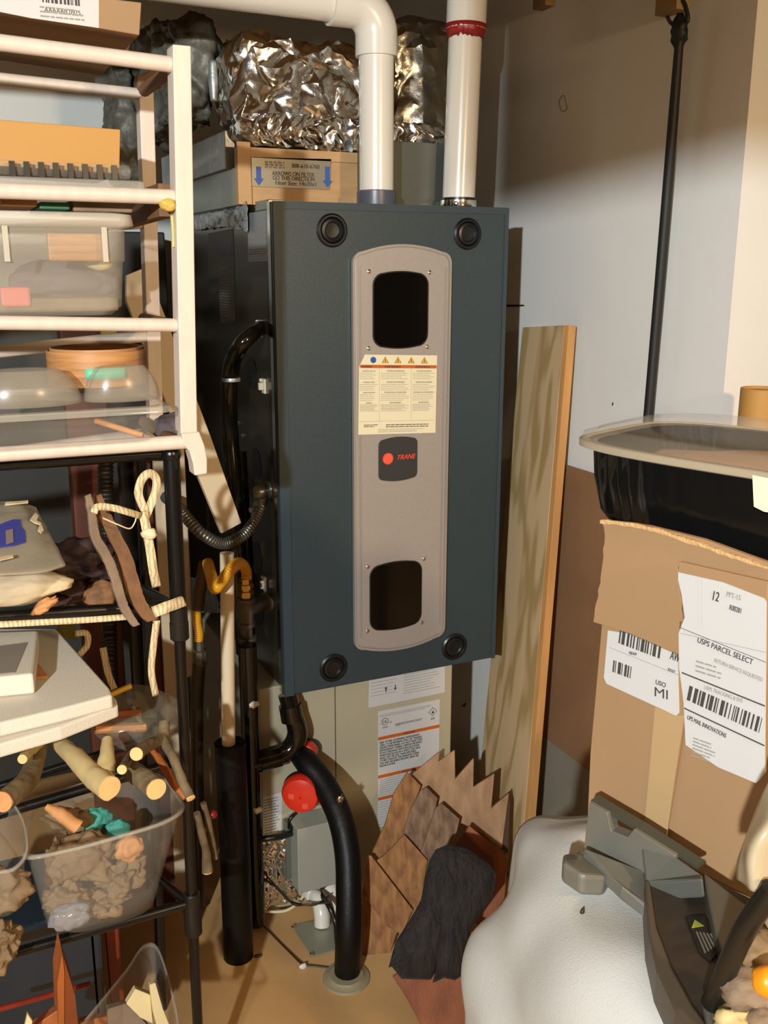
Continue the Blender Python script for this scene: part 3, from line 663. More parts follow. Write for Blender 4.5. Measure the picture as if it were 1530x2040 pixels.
# refrigerant line
rl = thing('refrigerant_line', at(695, 1945, Z=0), 'black foam insulated tube arching down to a white floor flange', 'pipe')
pf = at(694, 1948, Z=0.0); pf.z = .006
Yc = pf.y
pts = [V((at(598, 1500, Y=.03).x, .045, at(598, 1500, Y=.03).z)), at(612, 1520, Y=.0), at(645, 1562, Y=-.04), at(676, 1625, Y=-.09), at(692, 1700, Y=-.13), at(695, 1790, Y=-.165), at(694, 1870, Y=-.185), V((pf.x, pf.y+.005, .01))]
tube('insulation', pts, [.022, .023, .0235, .0235, .0235, .0235, .0235, .0235], m_foam, rl, n=28, res=8)
t_ = at(690, 1600, Y=-.12); lump('torn_foil', at(678, 1592, Y=-.112), (.006, .003, .008), m_chrome, rl, amp=.8, freq=2, seed=4, sub=3)
lump('tape_tear', at(672, 1652, Y=-.10), (.003, .003, .012), m_chrome, rl, amp=.8, freq=2, seed=6, sub=3)
lathe('floor_flange', [(.043, 0), (.042, .004), (.034, .006), (.03, .010)], V((pf.x-.004, pf.y, 0.0)), (0, 0, 1), mat('dusty_pvc', '#8f8567', .5, bump=.3, bs=80), rl)
# red caps
def cap(x, y, Y, r):
    c = at(x, y, Y=Y); d = V((-.62, -1, .05)).normalized()
    o = lathe('red_cap', [(r*.9, -.020), (r*.98, -.014), (r, -.006), (r*.98, .0), (r*.88, .007), (r*.6, .0105), (r*.3, .0115), (.001, .012)], c, d, m_redcap, cc, 40)
    lathe('cap_rim', [(r*1.0, -.024), (r*1.03, -.020), (r*.9, -.014)], c, d, m_blackp, o, 36)
    U_ = V((1, -.62, 0)).normalized(); f_ = Fr(c+d*.0085, U_, d.cross(U_)*-1 if d.cross(U_).z < 0 else d.cross(U_)); return o, f_
o, f_ = cap(599, 1583, -.03, .037)
f_ = Fr(f_.O, f_.U, f_.V)
sg = 1 if f_.N.dot(CAM-f_.O) > 0 else -1
for a_, b_ in ((-.020, .0), (.006, -.018)):
    v, f = join([obox(f_, a_+k*.002, a_+k*.002+.0008, b_-.004, b_+.006, 0, .0035*sg) for k in range(5)]); mk('embossed_print', v, f, mat('cap_emboss%d' % (a_ > 0), '#e8705c', .5), o)
lathe('cap_ridge', [(.004, 0), (.003, .004), (.0005, .006)], f_.O+f_.U*.002, f_.N*sg, m_redcap, o, 4)
cap(612, 1500, .02, .019)
# control box with conduit
kb = thing('control_box', at(630, 1780, Y=.02), 'grey metal control box at the foot of the coil cabinet', 'control box')
fl = at(592, 1640, Y=-.01); fr_ = at(668, 1780, Y=-.01)
zt_, zb_2 = at(600, 1652, Y=-.01).z, at(610, 1778, Y=-.01).z
box('housing', (fl.x, -.01, zb_2), (at(668, 1700, Y=-.01).x+.012, .045, zt_), m_cbox, kb, bevel=.002)
box('back_plate', (fl.x-.010, .03, zb_2+.01), (fl.x, .046, zt_-.005), mat('back_plate_grey', '#5c5c50', .4), kb)
tube('cord', [V((xs, Yb, at(520, 1678, Y=0).z)), at(548, 1668, Y=.0), at(580, 1660, Y=.02), V((fl.x+.002, .02, at(590, 1655, Y=0).z))], .006, m_blackp, kb)
tube('cord_loop', [at(573, 1655, Y=.035), at(578, 1632, Y=.03), at(586, 1622, Y=.035)], .004, m_blackp, kb)
# white elbows
for nm, pts, lb in (('a', [(620, 1778, .02), (634, 1792, -.01), (641, 1820, -.03), (642, 1843, -.035)], 'white pipe bend under the control box, nearest the metal plate'), ('b', [(658, 1772, .03), (668, 1790, .015), (673, 1815, .01), (676, 1850, .01)], 'white pipe bend beside the black line, behind the other bend')):
    P_ = [at(x, y, Y=Y) for x, y, Y in pts]; o = thing('pipe_bend', P_[-1], lb, 'pipe')
    tube('bend', P_, [.0135, .0145, .0155, .0155], m_pvc, o, n=20)
    lathe('socket', [(.0165, -.006), (.017, 0), (.017, .014), (.016, .015)], P_[0], P_[1]-P_[0], m_pvc, o, 20)
    if nm == 'a': Pend = P_[-1]
P_ = [at(636, 1778, Y=.0), at(655, 1805, Y=-.05), at(668, 1838, Y=-.07), at(672, 1880, Y=-.10)]
tag(tube('cable', P_, .005, m_blackp), 'thick black cable running down between the white pipe bends', 'cable')
mp = thing('floor_plate', at(625, 1875, Z=0), 'thin square metal plate lying on the floor under the white bend', 'plate')
P_ = [at(x, y, Z=.001) for x, y in ((580, 1845), (622, 1908), (688, 1888), (655, 1828))]
v = [q for q in P_]+[q+V((0, 0, .0025)) for q in P_]; mk('plate', v, [(3,2,1,0),(4,5,6,7),(0,1,5,4),(1,2,6,5),(2,3,7,6),(3,0,4,7)], mat('plate_metal', '#94937f', .35, metal=.35), mp, bevel=.0005)
for x, y in ((585, 1850), (622, 1904)): lathe('screw', [(.005, .003), (.0048, .006), (.002, .008)], at(x, y, Z=.0), (0, 0, 1), m_chrome, mp, 12)
wt = thing('tether_wire', at(560, 1860, Z=0), 'thin brown wire stretched over the floor between two clips', 'wire')
tube('wire', [at(508, 1826, Z=.01), at(545, 1865, Z=.004), at(580, 1900, Z=.004), at(603, 1921, Z=.006), at(630, 1925, Z=.004), at(655, 1928, Z=.004)], .0016, m_wire, wt, n=6)
for x, y in ((604, 1925), (508, 1826)): lump('clip', at(x, y, Z=.006), (.008, .004, .006), m_pvc, wt, amp=.4, sub=2)
lump('wire_stub', at(515, 1904, Z=.004), (.008, .003, .003), m_wire, wt, amp=.4, sub=2)
tw = thing('thin_cables', at(560, 1780, Y=.02), 'pair of thin dark cables sagging from the standpipe to the white bends', 'cable')
tube('cable_strand', [at(505, 1690, Y=.02), at(530, 1742, Y=.02), at(565, 1780, Y=.0), at(585, 1802, Y=-.02), at(612, 1802, Y=-.04), at(660, 1798, Y=-.05)], .0018, m_wire, tw, n=6)
tube('cable_strand', [at(505, 1735, Y=.02), at(550, 1768, Y=.01), at(578, 1795, Y=.0), at(625, 1803, Y=-.035), at(655, 1785, Y=-.02)], .0018, m_wire, tw, n=6)
tag(tube('baseboard_cord', [at(508, 1815, Y=.02), at(560, 1816, Y=.01), at(585, 1806, Y=.01), at(601, 1790, Y=.02), at(605, 1780, Y=.03)], .0028, m_cream, n=8), 'thin cream cord along the foot of the coil cabinet', 'cord')

# ------------------------------------------------------------------ gas line
gt = thing('gas_fitting', at(495, 1280, Y=.02), 'iron gas pipe tee with brass nut feeding the furnace side', 'pipe fitting')
Yg = .05; c0 = at(491, 1215, Y=Yg); gx = c0.x
def gz(y): return at(491, y, Y=Yg).z
lathe('tee_body', [(.0155, gz(1247)-c0.z), (.017, gz(1246)-c0.z), (.017, gz(1240)-c0.z), (.014, gz(1238)-c0.z), (.0135, gz(1200)-c0.z), (.017, gz(1198)-c0.z), (.017, gz(1191)-c0.z), (.0155, gz(1190)-c0.z)], c0, (0, 0, 1), m_iron, gt)
tube('tee_branch', [c0, V((.0, c0.y+.03, c0.z))], .0135, m_iron, gt, n=20, smooth=False)
lathe('branch_collar', [(.015, 0), (.019, .002), (.019, .012), (.015, .014)], V((-.012, c0.y+.02, c0.z)), V((.04, .03, 0)), m_iron, gt)
lathe('nipple', [(.0105, gz(1274)-c0.z), (.0105, gz(1247)-c0.z)], c0, (0, 0, 1), m_iron, gt)
lathe('end_cap', [(.015, gz(1296)-c0.z), (.0165, gz(1294)-c0.z), (.0165, gz(1276)-c0.z), (.0175, gz(1275)-c0.z), (.0175, gz(1269)-c0.z), (.012, gz(1268)-c0.z)], c0, (0, 0, 1), m_iron, gt)
lathe('brass_nut', [(.012, gz(1192)-c0.z), (.0105, gz(1188)-c0.z), (.0145, gz(1187)-c0.z), (.0145, gz(1177)-c0.z), (.011, gz(1176)-c0.z), (.011, gz(1172)-c0.z), (.0145, gz(1171)-c0.z), (.0145, gz(1163)-c0.z), (.0115, gz(1162)-c0.z), (.0115, gz(1152)-c0.z)], c0, (0, 0, 1), m_brass, gt, 6)
yh = thing('gas_connector', at(450, 1170, Y=.05), 'bright yellow coated flexible gas hose bent in a zigzag', 'hose')
pts = [at(491, 1155, Y=Yg), at(490, 1136, Y=Yg), at(478, 1122, Y=-.03), at(462, 1132, Y=-.085), at(440, 1160, Y=-.09), at(430, 1172, Y=-.085), at(425, 1165, Y=-.07), at(419, 1140, Y=-.03), at(414, 1122, Y=.02)]
tube('hose', pts, .0095, m_yhose, yh, n=16, res=10, rib=(.0035, .0004))
yh2 = thing('gas_supply_hose', at(398, 1700, Y=.1), 'dark gas supply line with yellow upper end behind the rack pole', 'hose')
Y2 = .10
tube('shaded_hose', [at(408, 1120, Y=Y2), at(400, 1165, Y=Y2), at(394, 1215, Y=Y2)], .011, mat('shadow_hose', '#4a3212', .5), yh2)  # hose length in shadow, the shade put into its brown colour
tube('yellow_end', [at(392, 1215, Y=Y2), at(393, 1240, Y=Y2), at(397, 1262, Y=Y2), at(396, 1278, Y=Y2)], .0075, m_yhose, yh2, rib=(.004, .0008))
lathe('hose_nut', [(.012, -.05), (.0135, -.045), (.0135, -.02), (.009, -.018), (.009, 0)], at(397, 1276, Y=Y2), (0, 0, 1), m_iron, yh2, 8)
tube('riser', [at(397, 1322, Y=Y2), at(392, 1450, Y=Y2), V((at(388, 1640, Y=Y2).x, Y2, .02))], .0125, mat('dark_pipe_brown', '#2a2014', .35), yh2)

# flexible conduit
fc = thing('flex_conduit', at(440, 1070, Y=.0), 'ribbed metal flexible conduit sagging between furnace side and rack', 'conduit')
pts = [at(519, 1012, Y=.06), at(506, 1040, Y=.04), at(482, 1068, Y=.02), at(445, 1083, Y=0), at(405, 1065, Y=-.02), at(375, 1035, Y=0.0), at(352, 1008, Y=.04), at(330, 990, Y=.1)]
tube('conduit', pts, .0095, m_conduit, fc, n=16, res=12, rib=(.006, .0012))
e = at(535, 975, X=0.002)
tube('elbow_connector', [e, e+V((-.02, -.004, -.004)), at(522, 988, Y=.075), at(514, 1014, Y=.062)], [.0125, .0135, .0135, .012], m_conduit, fc, n=20)
lathe('lock_ring', [(.017, 0), (.0175, .004), (.014, .006)], V((.003, e.y, e.z)), (-1, 0, 0), m_steel, fc)
lathe('connector_screw', [(.002, 0), (.002, .012), (.005, .012), (.005, .016)], at(512, 1013, Y=.05), (-1, -.5, 0), m_chrome, fc, 8)
# black cable hose looping on the furnace side
bh = thing('black_cable_hose', at(470, 1280, Y=.2), 'black hose curving out of the furnace side and dropping down', 'hose')
pts = [at(519, 652, X=.0), at(500, 668, X=-.03), at(478, 690, X=-.05), at(462, 725, X=-.055), at(456, 780, X=-.055), at(458, 860, X=-.055), at(466, 960, X=-.055), at(472, 1080, X=-.055), at(480, 1200, X=-.05), at(486, 1300, X=-.045)]
tube('hose', pts, [.012, .013, .014, .015, .015, .015, .015, .015, .015, .015], m_pvcblk, bh, n=20)
q = at(461, 756, X=-.055); lathe('tape_band', [(.0158, -.003), (.0162, 0), (.0158, .003)], q, (0, 0, 1), m_tape, bh)
tube('second_hose', [at(478, 900, X=-.03), at(484, 1000, X=-.03), at(492, 1120, X=-.03), at(496, 1300, X=-.03)], .012, m_pvcblk, bh, n=16)

# ------------------------------------------------------------------ things on the right wall
RW = Fr((.6, .9, 0), (0, -1, 0), (0, 0, 1))   # wall plane, u runs towards the camera
bp_ = thing('brown_panel', at(1150, 1400, X=.59), 'brown hardboard sheet standing against the right wall', 'board')
pts = RW.pxs([(1080, 918), (1330, 968), (1330, 1540), (1180, 1502), (1060, 1449), (1050, 1200)], .012)
u0, z0_ = RW.px(1060, 1449, .012); u1, z1_ = RW.px(1330, 966, .012); ul, zl = RW.px(1110, 922, .012); _, zr = RW.px(1200, 940, .012)
plate('sheet', RW, [(u0-.06, z0_+.0), (u1, z0_-.0), (u1, zl-.0), (u0-.06, zl)], .004, .012, m_brown, bp_, bevel=.0008)
gp_ = thing('grey_board', at(1110, 1600, X=.59), 'dark grey board at the wall base below the brown sheet', 'board')
_, zt2 = RW.px(1110, 1478, .010)
plate('sheet', RW, [(u0-.06, .0), (u1, .0), (u1, z0_-.002), (u0-.06, z0_-.002)], .001, .010, m_gpanel, gp_)
# plywood plank leaning
pk = thing('plywood_plank', at(1000, 1640, Z=0), 'long pale plywood plank leaning upright beside the furnace door', 'plank')
q0 = at(1041, 652, X=.575); q1 = at(1127, 648, X=.575)
TL, TR = at(1041, 652, X=.592), at(1124, 648, Y=at(1041, 652, X=.592).y-.11)
TR = at(1124, 648, X=.57)
BL, BR = at(950, 1600, X=.50), at(1047, 1600, X=.478)
BL, BR = TL+(BL-TL)*1.0, TR+(BR-TR)*1.0
n_ = (TR-TL).cross(BL-TL).normalized(); n_ = -n_ if n_.dot(CAM-TL) < 0 else n_
U_ = (TR-TL).normalized(); th = .016
ex_ = (BL-TL); ey_ = (BR-TR)
s1 = (.005-TL.z)/ex_.z; s2 = (.005-TR.z)/ey_.z; BL = TL+ex_*s1; BR = TR+ey_*s2
v = [TL, TR, BR, BL]; v += [q-n_*th for q in v]
mk('face_ply', v, [(0,1,2,3),(4,7,6,5),(0,4,5,1),(1,5,6,2),(2,6,7,3),(3,7,4,0)], m_ply, pk, bevel=.001)
# edge layers on the right-hand edge
ed = (TR-TL).normalized()
for k in range(1):
    v = [TR+ed*.0003, TR+ed*.0115-n_*.004, BR+ed*.0115-n_*.004, BR+ed*.0003]; v += [q-n_*th for q in v]
    mk('edge_band', v, [(0,1,2,3),(4,7,6,5),(0,4,5,1),(1,5,6,2),(2,6,7,3),(3,7,4,0)], m_plyedge, pk, bevel=.001)
# notch mark & small marks on wall
def wallmark(pts, nm, m, lb, cat):
    tag(plate(nm, RW, RW.pxs(pts, .001), 0, .001, m), lb, cat)
ringp = []
for k in range(20): a = 2*math.pi*k/20; ringp.append((1122+8*math.cos(a)+1.5*math.sin(3*a), 208+17*math.sin(a)+2*math.cos(2*a)))
po = RW.pxs(ringp); pi_ = RW.pxs([(1122+(x-1122)*.8, 208+(y-208)*.88) for x, y in ringp])
v, f = ring(RW, po, pi_, 0, .0004); tag(mk('wall_stain', v, f, mat('faint_pencil', '#8d8676', .8)), 'small faint ring-shaped stain high on the right wall', 'stain')
wallmark([(1008, 607), (1043, 607), (1044, 610), (1008, 611)], 'wall_slot', m_wire, 'short dark horizontal line on the wall beside the furnace door', 'mark')
wallmark([(924, 1403), (928, 1400), (926, 1408), (923, 1409)], 'wall_nick', m_wire, 'tiny dark nick in the wall between coil cabinet and plank', 'mark')
wallmark([(1219, 804), (1221, 801), (1221, 806), (1219, 809)], 'wall_nick', m_wire, 'tiny dark nick in the wall right of the plywood plank', 'mark')
# hanging strap
hs = thing('hanging_strap', at(1290, 855, X=.56), 'long black rubber strap hanging from a hook on the right wall', 'strap')
tube('strap', [at(1354, 75, X=.56), at(1340, 250, X=.565), at(1318, 520, X=.57), at(1288, 870, X=.575)], [.0085, .010, .0105, .0105], m_black2, hs, n=14, flat=.8)
lump('knot', at(1354, 62, X=.558), (.012, .014, .022), m_black2, hs, amp=.4, freq=2, seed=2, sub=3)
tube('hook', [at(1358, 50, X=.558), at(1370, 40, X=.558), at(1366, 15, X=.558), at(1360, 0, X=.558)], .0035, m_black2, hs, n=8)
tube('hook_end', [at(1345, 52, X=.558), at(1335, 44, X=.55), at(1329, 32, X=.548)], .003, m_black2, hs, n=8)

# ------------------------------------------------------------------ cedar shakes
def board3(name, pts, D, mat_, lb, cat, th=.007, lean=None, group=None, edge=None, jag=None):
    """board whose front outline lies on a leaning plane through depth-known corners"""
    P = [at(x, y, D=d) for (x, y), d in zip(pts, D)]
    O = P[0]; U_ = (P[1]-P[0]).normalized(); N_ = (P[1]-P[0]).cross(P[2]-P[0]).normalized()
    if N_.dot(CAM-O) < 0: N_ = -N_
    fr = Fr(O, U_, N_.cross(U_)); poly = pts if jag is None else jag
    o = thing(name, sum(P, V())/len(P)-V((0, 0, 0)), lb, cat, group)
    b = plate('face', fr, fr.pxs(poly), -th, 0, mat_, o, bevel=.0006); return o
LN = .25
# plane for the heap: leaning against coil cabinet and wall ; bottom nearer the camera
def heap(pts, off, nm, mm, lb, cat='shingle', th=.006, tilt=(0, 0)):
    HO = at(765, 1890, Z=0.0); HN = V((-.30+tilt[0], -1, .45+tilt[1])).normalized()
    HO = HO+HN*off
    U_ = V((1, 0, 0)); U_ = (U_-HN*U_.dot(HN)).normalized(); fr = Fr(HO, U_, HN.cross(U_))
    P2 = fr.pxs(pts); c = [fr.p(*q) for q in P2]; cen = sum(c, V())/len(c)
    o = thing(nm, cen, lb, cat, 'cedar shingles leaning at the wall base')
    plate('shingle_face', fr, P2, -th, 0, mm, o, bevel=.0008)
    return o
heap([(876, 1497), (874, 1517), (906, 1494), (907, 1552), (944, 1510), (943, 1568), (985, 1541), (979, 1610), (1014, 1580), (1000, 1690), (960, 1660), (920, 1640), (820, 1700), (800, 1560)], -.045, 'cedar_shingle', m_shake0, 'wide pale shingle with saw-tooth points at the back of the heap', th=.008)
heap([(1012, 1578), (1017, 1600), (1012, 1700), (1000, 1692)], -.05, 'cedar_shingle', m_shakeedge, 'dark narrow shingle edge behind the saw-tooth shingle')
heap([(812, 1538), (839, 1566), (815, 1625), (800, 1700), (760, 1720), (741, 1700), (768, 1640), (785, 1580)], -.020, 'cedar_shingle', m_shake, 'tall shingle leftmost in the heap with a slanted top', th=.008)
heap([(850, 1568), (872, 1590), (862, 1640), (840, 1700), (800, 1680), (815, 1620), (838, 1575)], -.010, 'cedar_shingle', m_shake2, 'weathered shingle second from left in the heap', th=.007)
heap([(880, 1600), (916, 1632), (900, 1700), (860, 1760), (820, 1745), (845, 1680), (868, 1610)], -.004, 'cedar_shingle', m_shake2, 'weathered shingle with cut corner in the middle of the heap', th=.007)
heap([(806, 1663), (852, 1714), (840, 1790), (810, 1850), (760, 1800), (730, 1730), (770, 1700)], .006, 'cedar_shingle', m_shake, 'broad reddish shingle below the two weathered ones', th=.007)
heap([(732, 1704), (740, 1705), (823, 1813), (800, 1862), (770, 1845), (722, 1780)], .020, 'cedar_shingle', m_shake, 'shingle lying diagonally across the lower left of the heap', th=.008)
heap([(722, 1778), (792, 1855), (775, 1905), (722, 1950)],   .012, 'cedar_shingle', m_shake, 'lowest left shingle touching the floor by the black line', th=.007)
heap([(935, 1645), (1012, 1708), (1005, 1790), (960, 1860), (930, 1800), (912, 1690)], .015, 'cedar_shingle', m_shake3, 'orange-brown shingle behind the top of the charred slab', th=.010)
heap([(925, 1660), (985, 1720), (975, 1760), (905, 1690)], .022, 'cedar_shingle', mat('dark_red_cedar', '#5b2a13', .7, var=.3, vs=10), 'dark narrow shingle just behind the charred slab', th=.010)
# charred slab
cs_ = thing('charred_slab', at(860, 1930, Z=0.03), 'blackened charred slab of wood leaning on the shingles', 'wood slab')
HN = V((-.30, -1, .40)).normalized(); HO = at(850, 1950, Z=.075); U_ = V((1, 0, 0)); U_ = (U_-HN*U_.dot(HN)).normalized(); fr = Fr(HO, U_, HN.cross(U_))
out = [(893, 1682), (930, 1690), (975, 1722), (989, 1740), (983, 1790), (960, 1820), (938, 1850), (930, 1890), (918, 1945), (906, 1953), (885, 1948), (870, 1955), (862, 1958), (872, 1930), (858, 1952), (800, 1950), (788, 1935), (780, 1925), (774, 1928), (788, 1875), (812, 1840), (838, 1795), (845, 1760), (855, 1715), (868, 1692)]
P2 = fr.pxs(out)
bm = bmesh.new(); 
cen = (sum(p[0] for p in P2)/len(P2), sum(p[1] for p in P2)/len(P2)); rings_ = 14; dense = []
for i in range(len(P2)):
    a, b = P2[i], P2[(i+1) % len(P2)]
    for k in range(6): dense.append((a[0]+(b[0]-a[0])*k/6, a[1]+(b[1]-a[1])*k/6))
vs, fs = [], []; n = len(dense)
for side in (1, -1):
    for r in range(rings_):
        s = 1-r/rings_
        for i, (a, b) in enumerate(dense):
            x = cen[0]+(a-cen[0])*s; y = cen[1]+(b-cen[1])*s
            edge = (1-s**4)*.018*side
            g = fr.p(x, y, 0)
            bark = noise.noise(V((x*90+noise.noise(V((x*15, y*15, 3)))*2, y*14, side*3)))*.006+noise.noise(V((x*30, y*30, 9)))*.004
            vs.append(fr.p(x, y, edge+(bark if r > 0 else 0)))
    vs.append(fr.p(*cen, .018*side))
off = rings_*n+1
for sd in range(2):
    o0 = sd*off
    for r in range(rings_-1):
        for i in range(n): j = (i+1) % n; fs.append((o0+r*n+i, o0+r*n+j, o0+(r+1)*n+j, o0+(r+1)*n+i))
    for i in range(n): fs.append((o0+(rings_-1)*n+i, o0+(rings_-1)*n+(i+1) % n, o0+rings_*n))
for i in range(n): j = (i+1) % n; fs.append((i, j, off+j, off+i))
mk('slab', vs, fs, m_char, cs_, smooth=True)
# red board on floor under it
HO2 = at(850, 2050, Z=0.015); HN2 = V((-.30, -1, .75)).normalized(); U2 = V((1, 0, 0)); U2 = (U2-HN2*U2.dot(HN2)).normalized(); fr2 = Fr(HO2, U2, HN2.cross(U2))
o = thing('cedar_board', at(870, 2000, D=1.42), 'orange-brown cedar board below the charred slab beside the white cloth', 'board')
plate('board_face', fr2, fr2.pxs([(783, 1945), (925, 1850), (950, 1860), (940, 2052), (845, 2052), (815, 1995)]), -.012, -.004, m_shake3, o, bevel=.001)

# ------------------------------------------------------------------ table with white cloth, saw, box, tray (right foreground)
TZ = .70
hx, hy = math.sin(math.radians(-19.9)), math.cos(math.radians(-19.9))
UB = V((-hx, -hy, 0))                       # along the box face towards the camera
tb = thing('work_table', V((.25, -1.1, 0)), 'small table hidden under the white fleece cloth', 'table')
tc0 = at(1185, 1640, Z=TZ)
TF = Fr(tc0, UB, V((0, 0, 1)).cross(UB)*-1)  # plan frame
TX = V((UB.y*-1, UB.x, 0)); TX = TX if TX.x > 0 else -TX
def tp_(a, b, z): q = tc0+UB*a+TX*b; return V((q.x, q.y, z))
vs = [tp_(a, b, z) for z in (TZ-.03, TZ-.006) for a, b in ((.03, .02), (.62, .02), (.62, .55), (.03, .55))]
mk('tabletop', vs, [(0,3,2,1),(4,5,6,7),(0,1,5,4),(1,2,6,5),(2,3,7,6),(3,0,4,7)], m_brown, tb)
for a, b in ((.06, .05), (.58, .05), (.58, .50), (.06, .50)):
    vs = [tp_(a+da, b+db, z) for z in (0, TZ-.03) for da, db in ((-.015, -.015), (.015, -.015), (.015, .015), (-.015, .015))]
    mk('leg', vs, [(0,3,2,1),(4,5,6,7),(0,1,5,4),(1,2,6,5),(2,3,7,6),(3,0,4,7)], m_brown, tb)
Dz = lambda x, y, d: at(x, y, D=d)
grid = [
 [Dz(1300,1560,1.02), Dz(1250,1600,.99), Dz(1180,1626,.98), Dz(1120,1634,.99), Dz(1060,1640,1.02), Dz(1030,1660,1.05), Dz(1022,1720,1.08), Dz(1015,1800,1.10)],
 [Dz(1420,1640,.93), Dz(1320,1660,.91), Dz(1230,1680,.90), Dz(1150,1680,.90), Dz(1080,1690,.92), Dz(1030,1720,.97), Dz(1008,1780,1.02), Dz(1000,1860,1.06)],
 [Dz(1540,1740,.84), Dz(1420,1760,.83), Dz(1300,1790,.83), Dz(1200,1800,.83), Dz(1100,1800,.85), Dz(1030,1800,.90), Dz(975,1830,.98), Dz(970,1920,1.04)],
 [Dz(1640,1900,.76), Dz(1500,1900,.75), Dz(1370,1920,.75), Dz(1250,1930,.75), Dz(1130,1920,.79), Dz(1040,1910,.86), Dz(955,1870,.96), Dz(945,1960,1.02)],
 [Dz(1720,2080,.69), Dz(1570,2080,.69), Dz(1430,2080,.70), Dz(1290,2080,.71), Dz(1150,2070,.76), Dz(1040,2060,.84), Dz(935,1960,.95), Dz(935,2040,1.02)],
 [Dz(1720,2300,.69), Dz(1570,2300,.69), Dz(1430,2280,.70), Dz(1290,2270,.71), Dz(1150,2260,.76), Dz(1030,2240,.84), Dz(925,2160,.95), Dz(930,2200,1.02)]]
cl = patch('fleece_cloth', grid, m_cloth, res=8, thick=.006, jig=.013, jf=13)
tag(cl, 'thick white fleece cloth draped over the table under the saw', 'cloth')
lump('cloth_speck', at(1160, 1820, D=.818), (.002, .002, .005), m_wire, amp=.3, sub=2); tag(bpy.context.scene.objects['cloth_speck'], 'tiny dark chip lying on the white cloth below the saw lug', 'debris')

# miter saw
sw = thing('miter_saw', at(1300, 1900, D=.80), 'grey cast metal saw base with dark round turntable on the cloth', 'saw')
SN = Fr(at(1200, 1700, D=.86), UB, V((-UB.y, UB.x, 0)) if V((-UB.y, UB.x, 0)).x > 0 else V((UB.y, -UB.x, 0)))
# inclined casting face : polygons with depths
def poly3(name, pts, thv, mat_, parent, bevel=.001):
    P = [at(x, y, D=d) for x, y, d in pts]; N_ = (P[1]-P[0]).cross(P[2]-P[0]).normalized()
    if N_.dot(CAM-P[0]) < 0: N_ = -N_
    n = len(P); vs = P+[q-N_*thv for q in P]
    fs = [tuple(range(n)), tuple(range(n, 2*n))[::-1]]+[(i, (i+1) % n, n+(i+1) % n, n+i) for i in range(n)]
    return mk(name, vs, fs, mat_, parent, bevel=bevel)
fence = Fr(at(1230, 1700, D=.84), UB, (0, 0, 1))
plate('fence', fence, fence.pxs([(1174, 1599), (1210, 1620), (1217, 1655), (1250, 1668), (1262, 1652), (1345, 1704), (1345, 1760), (1290, 1750), (1165, 1690), (1163, 1690)]), -.012, .0, m_saw, sw, bevel=.002)
plate('fence_lip', fence, fence.pxs([(1172, 1597), (1270, 1655), (1385, 1730), (1385, 1736), (1272, 1664), (1172, 1606)]), -.016, -.004, mat('fence_edge', '#4f5249', .4, metal=.5), sw)
poly3('base_casting', [(1163, 1688, .845), (1285, 1735, .825), (1291, 1775, .80), (1290, 1806, .785), (1240, 1765, .80), (1213, 1743, .815)], .012, m_saw, sw, .002)
# mounting lug (rounded block)
def block(name, topc, h, mat_, parent, bevel=.004):
    P = [at(x, y, D=d) for x, y, d in topc]; n = len(P); z = min(p.z for p in P)
    vs = P+[V((q.x, q.y, q.z-h)) for q in P]
    fs = [tuple(range(n)), tuple(range(n, 2*n))[::-1]]+[(i, (i+1) % n, n+(i+1) % n, n+i) for i in range(n)]
    return mk(name, vs, fs, mat_, parent, bevel=bevel, seg=3)
lug = block('mounting_lug', [(1122, 1700, .84), (1160, 1690, .86), (1188, 1705, .86), (1211, 1738, .83), (1207, 1744, .815), (1160, 1744, .805), (1120, 1716, .82)], .020, m_saw, sw)
for x, y in ((1139, 1710), (1163, 1735)):
    lathe('screw_hole', [(.0045, 0), (.0045, .001), (.002, .0012)], at(x, y, D=.829), (0, 0, 1), m_ink, sw, 14)
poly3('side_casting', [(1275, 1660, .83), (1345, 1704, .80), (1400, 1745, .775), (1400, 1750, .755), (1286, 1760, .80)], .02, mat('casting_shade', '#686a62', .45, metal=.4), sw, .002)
# turntable: horizontal thick disc
TT = at(1400, 1880, D=.715); rT = .135
pts = [(1286, 1755), (1330, 1752), (1400, 1748), (1425, 1830), (1440, 1880), (1470, 1960), (1400, 2060), (1370, 2060), (1345, 1960), (1310, 1880), (1292, 1800)]
HZ = at(1330, 1800, D=.775).z
def hplate(name, pts, z, th, mat_, parent, bevel=.002):
    P = [at(x, y, Z=z) for x, y in pts]; n = len(P); vs = P+[q-V((0, 0, th)) for q in P]
    fs = [tuple(range(n)), tuple(range(n, 2*n))[::-1]]+[(i, (i+1) % n, n+(i+1) % n, n+i) for i in range(n)]
    return mk(name, vs, fs, mat_, parent, bevel=bevel)
hplate('turntable', [(1286, 1748), (1345, 1742), (1405, 1745), (1500, 1790), (1560, 1900), (1560, 2080), (1420, 2080), (1372, 2010), (1330, 1930), (1300, 1850)], HZ, .015, m_sawd, sw)
hplate('turntable_rim', [(1284, 1752), (1294, 1752), (1308, 1845), (1338, 1925), (1382, 2005), (1432, 2070), (1395, 2080), (1345, 2010), (1308, 1930), (1290, 1850)], HZ+.004, .03, m_sawr, sw)
hplate('rear_casting', [(1400, 1735), (1490, 1805), (1478, 1850), (1440, 1900), (1425, 1860), (1410, 1790)], HZ+.012, .015, mat('casting_mid', '#5e5c50', .45, metal=.4), sw)
st = hplate('warning_sticker', [(1366, 1825), (1404, 1822), (1440, 1885), (1415, 1915), (1395, 1900)], HZ+.0015, .001, m_blackp, sw, 0)
hplate('sticker_triangle', [(1378, 1848), (1402, 1844), (1384, 1832)], HZ+.0022, .0005, mat('sticker_green', '#8d8f35', .5), st, 0)
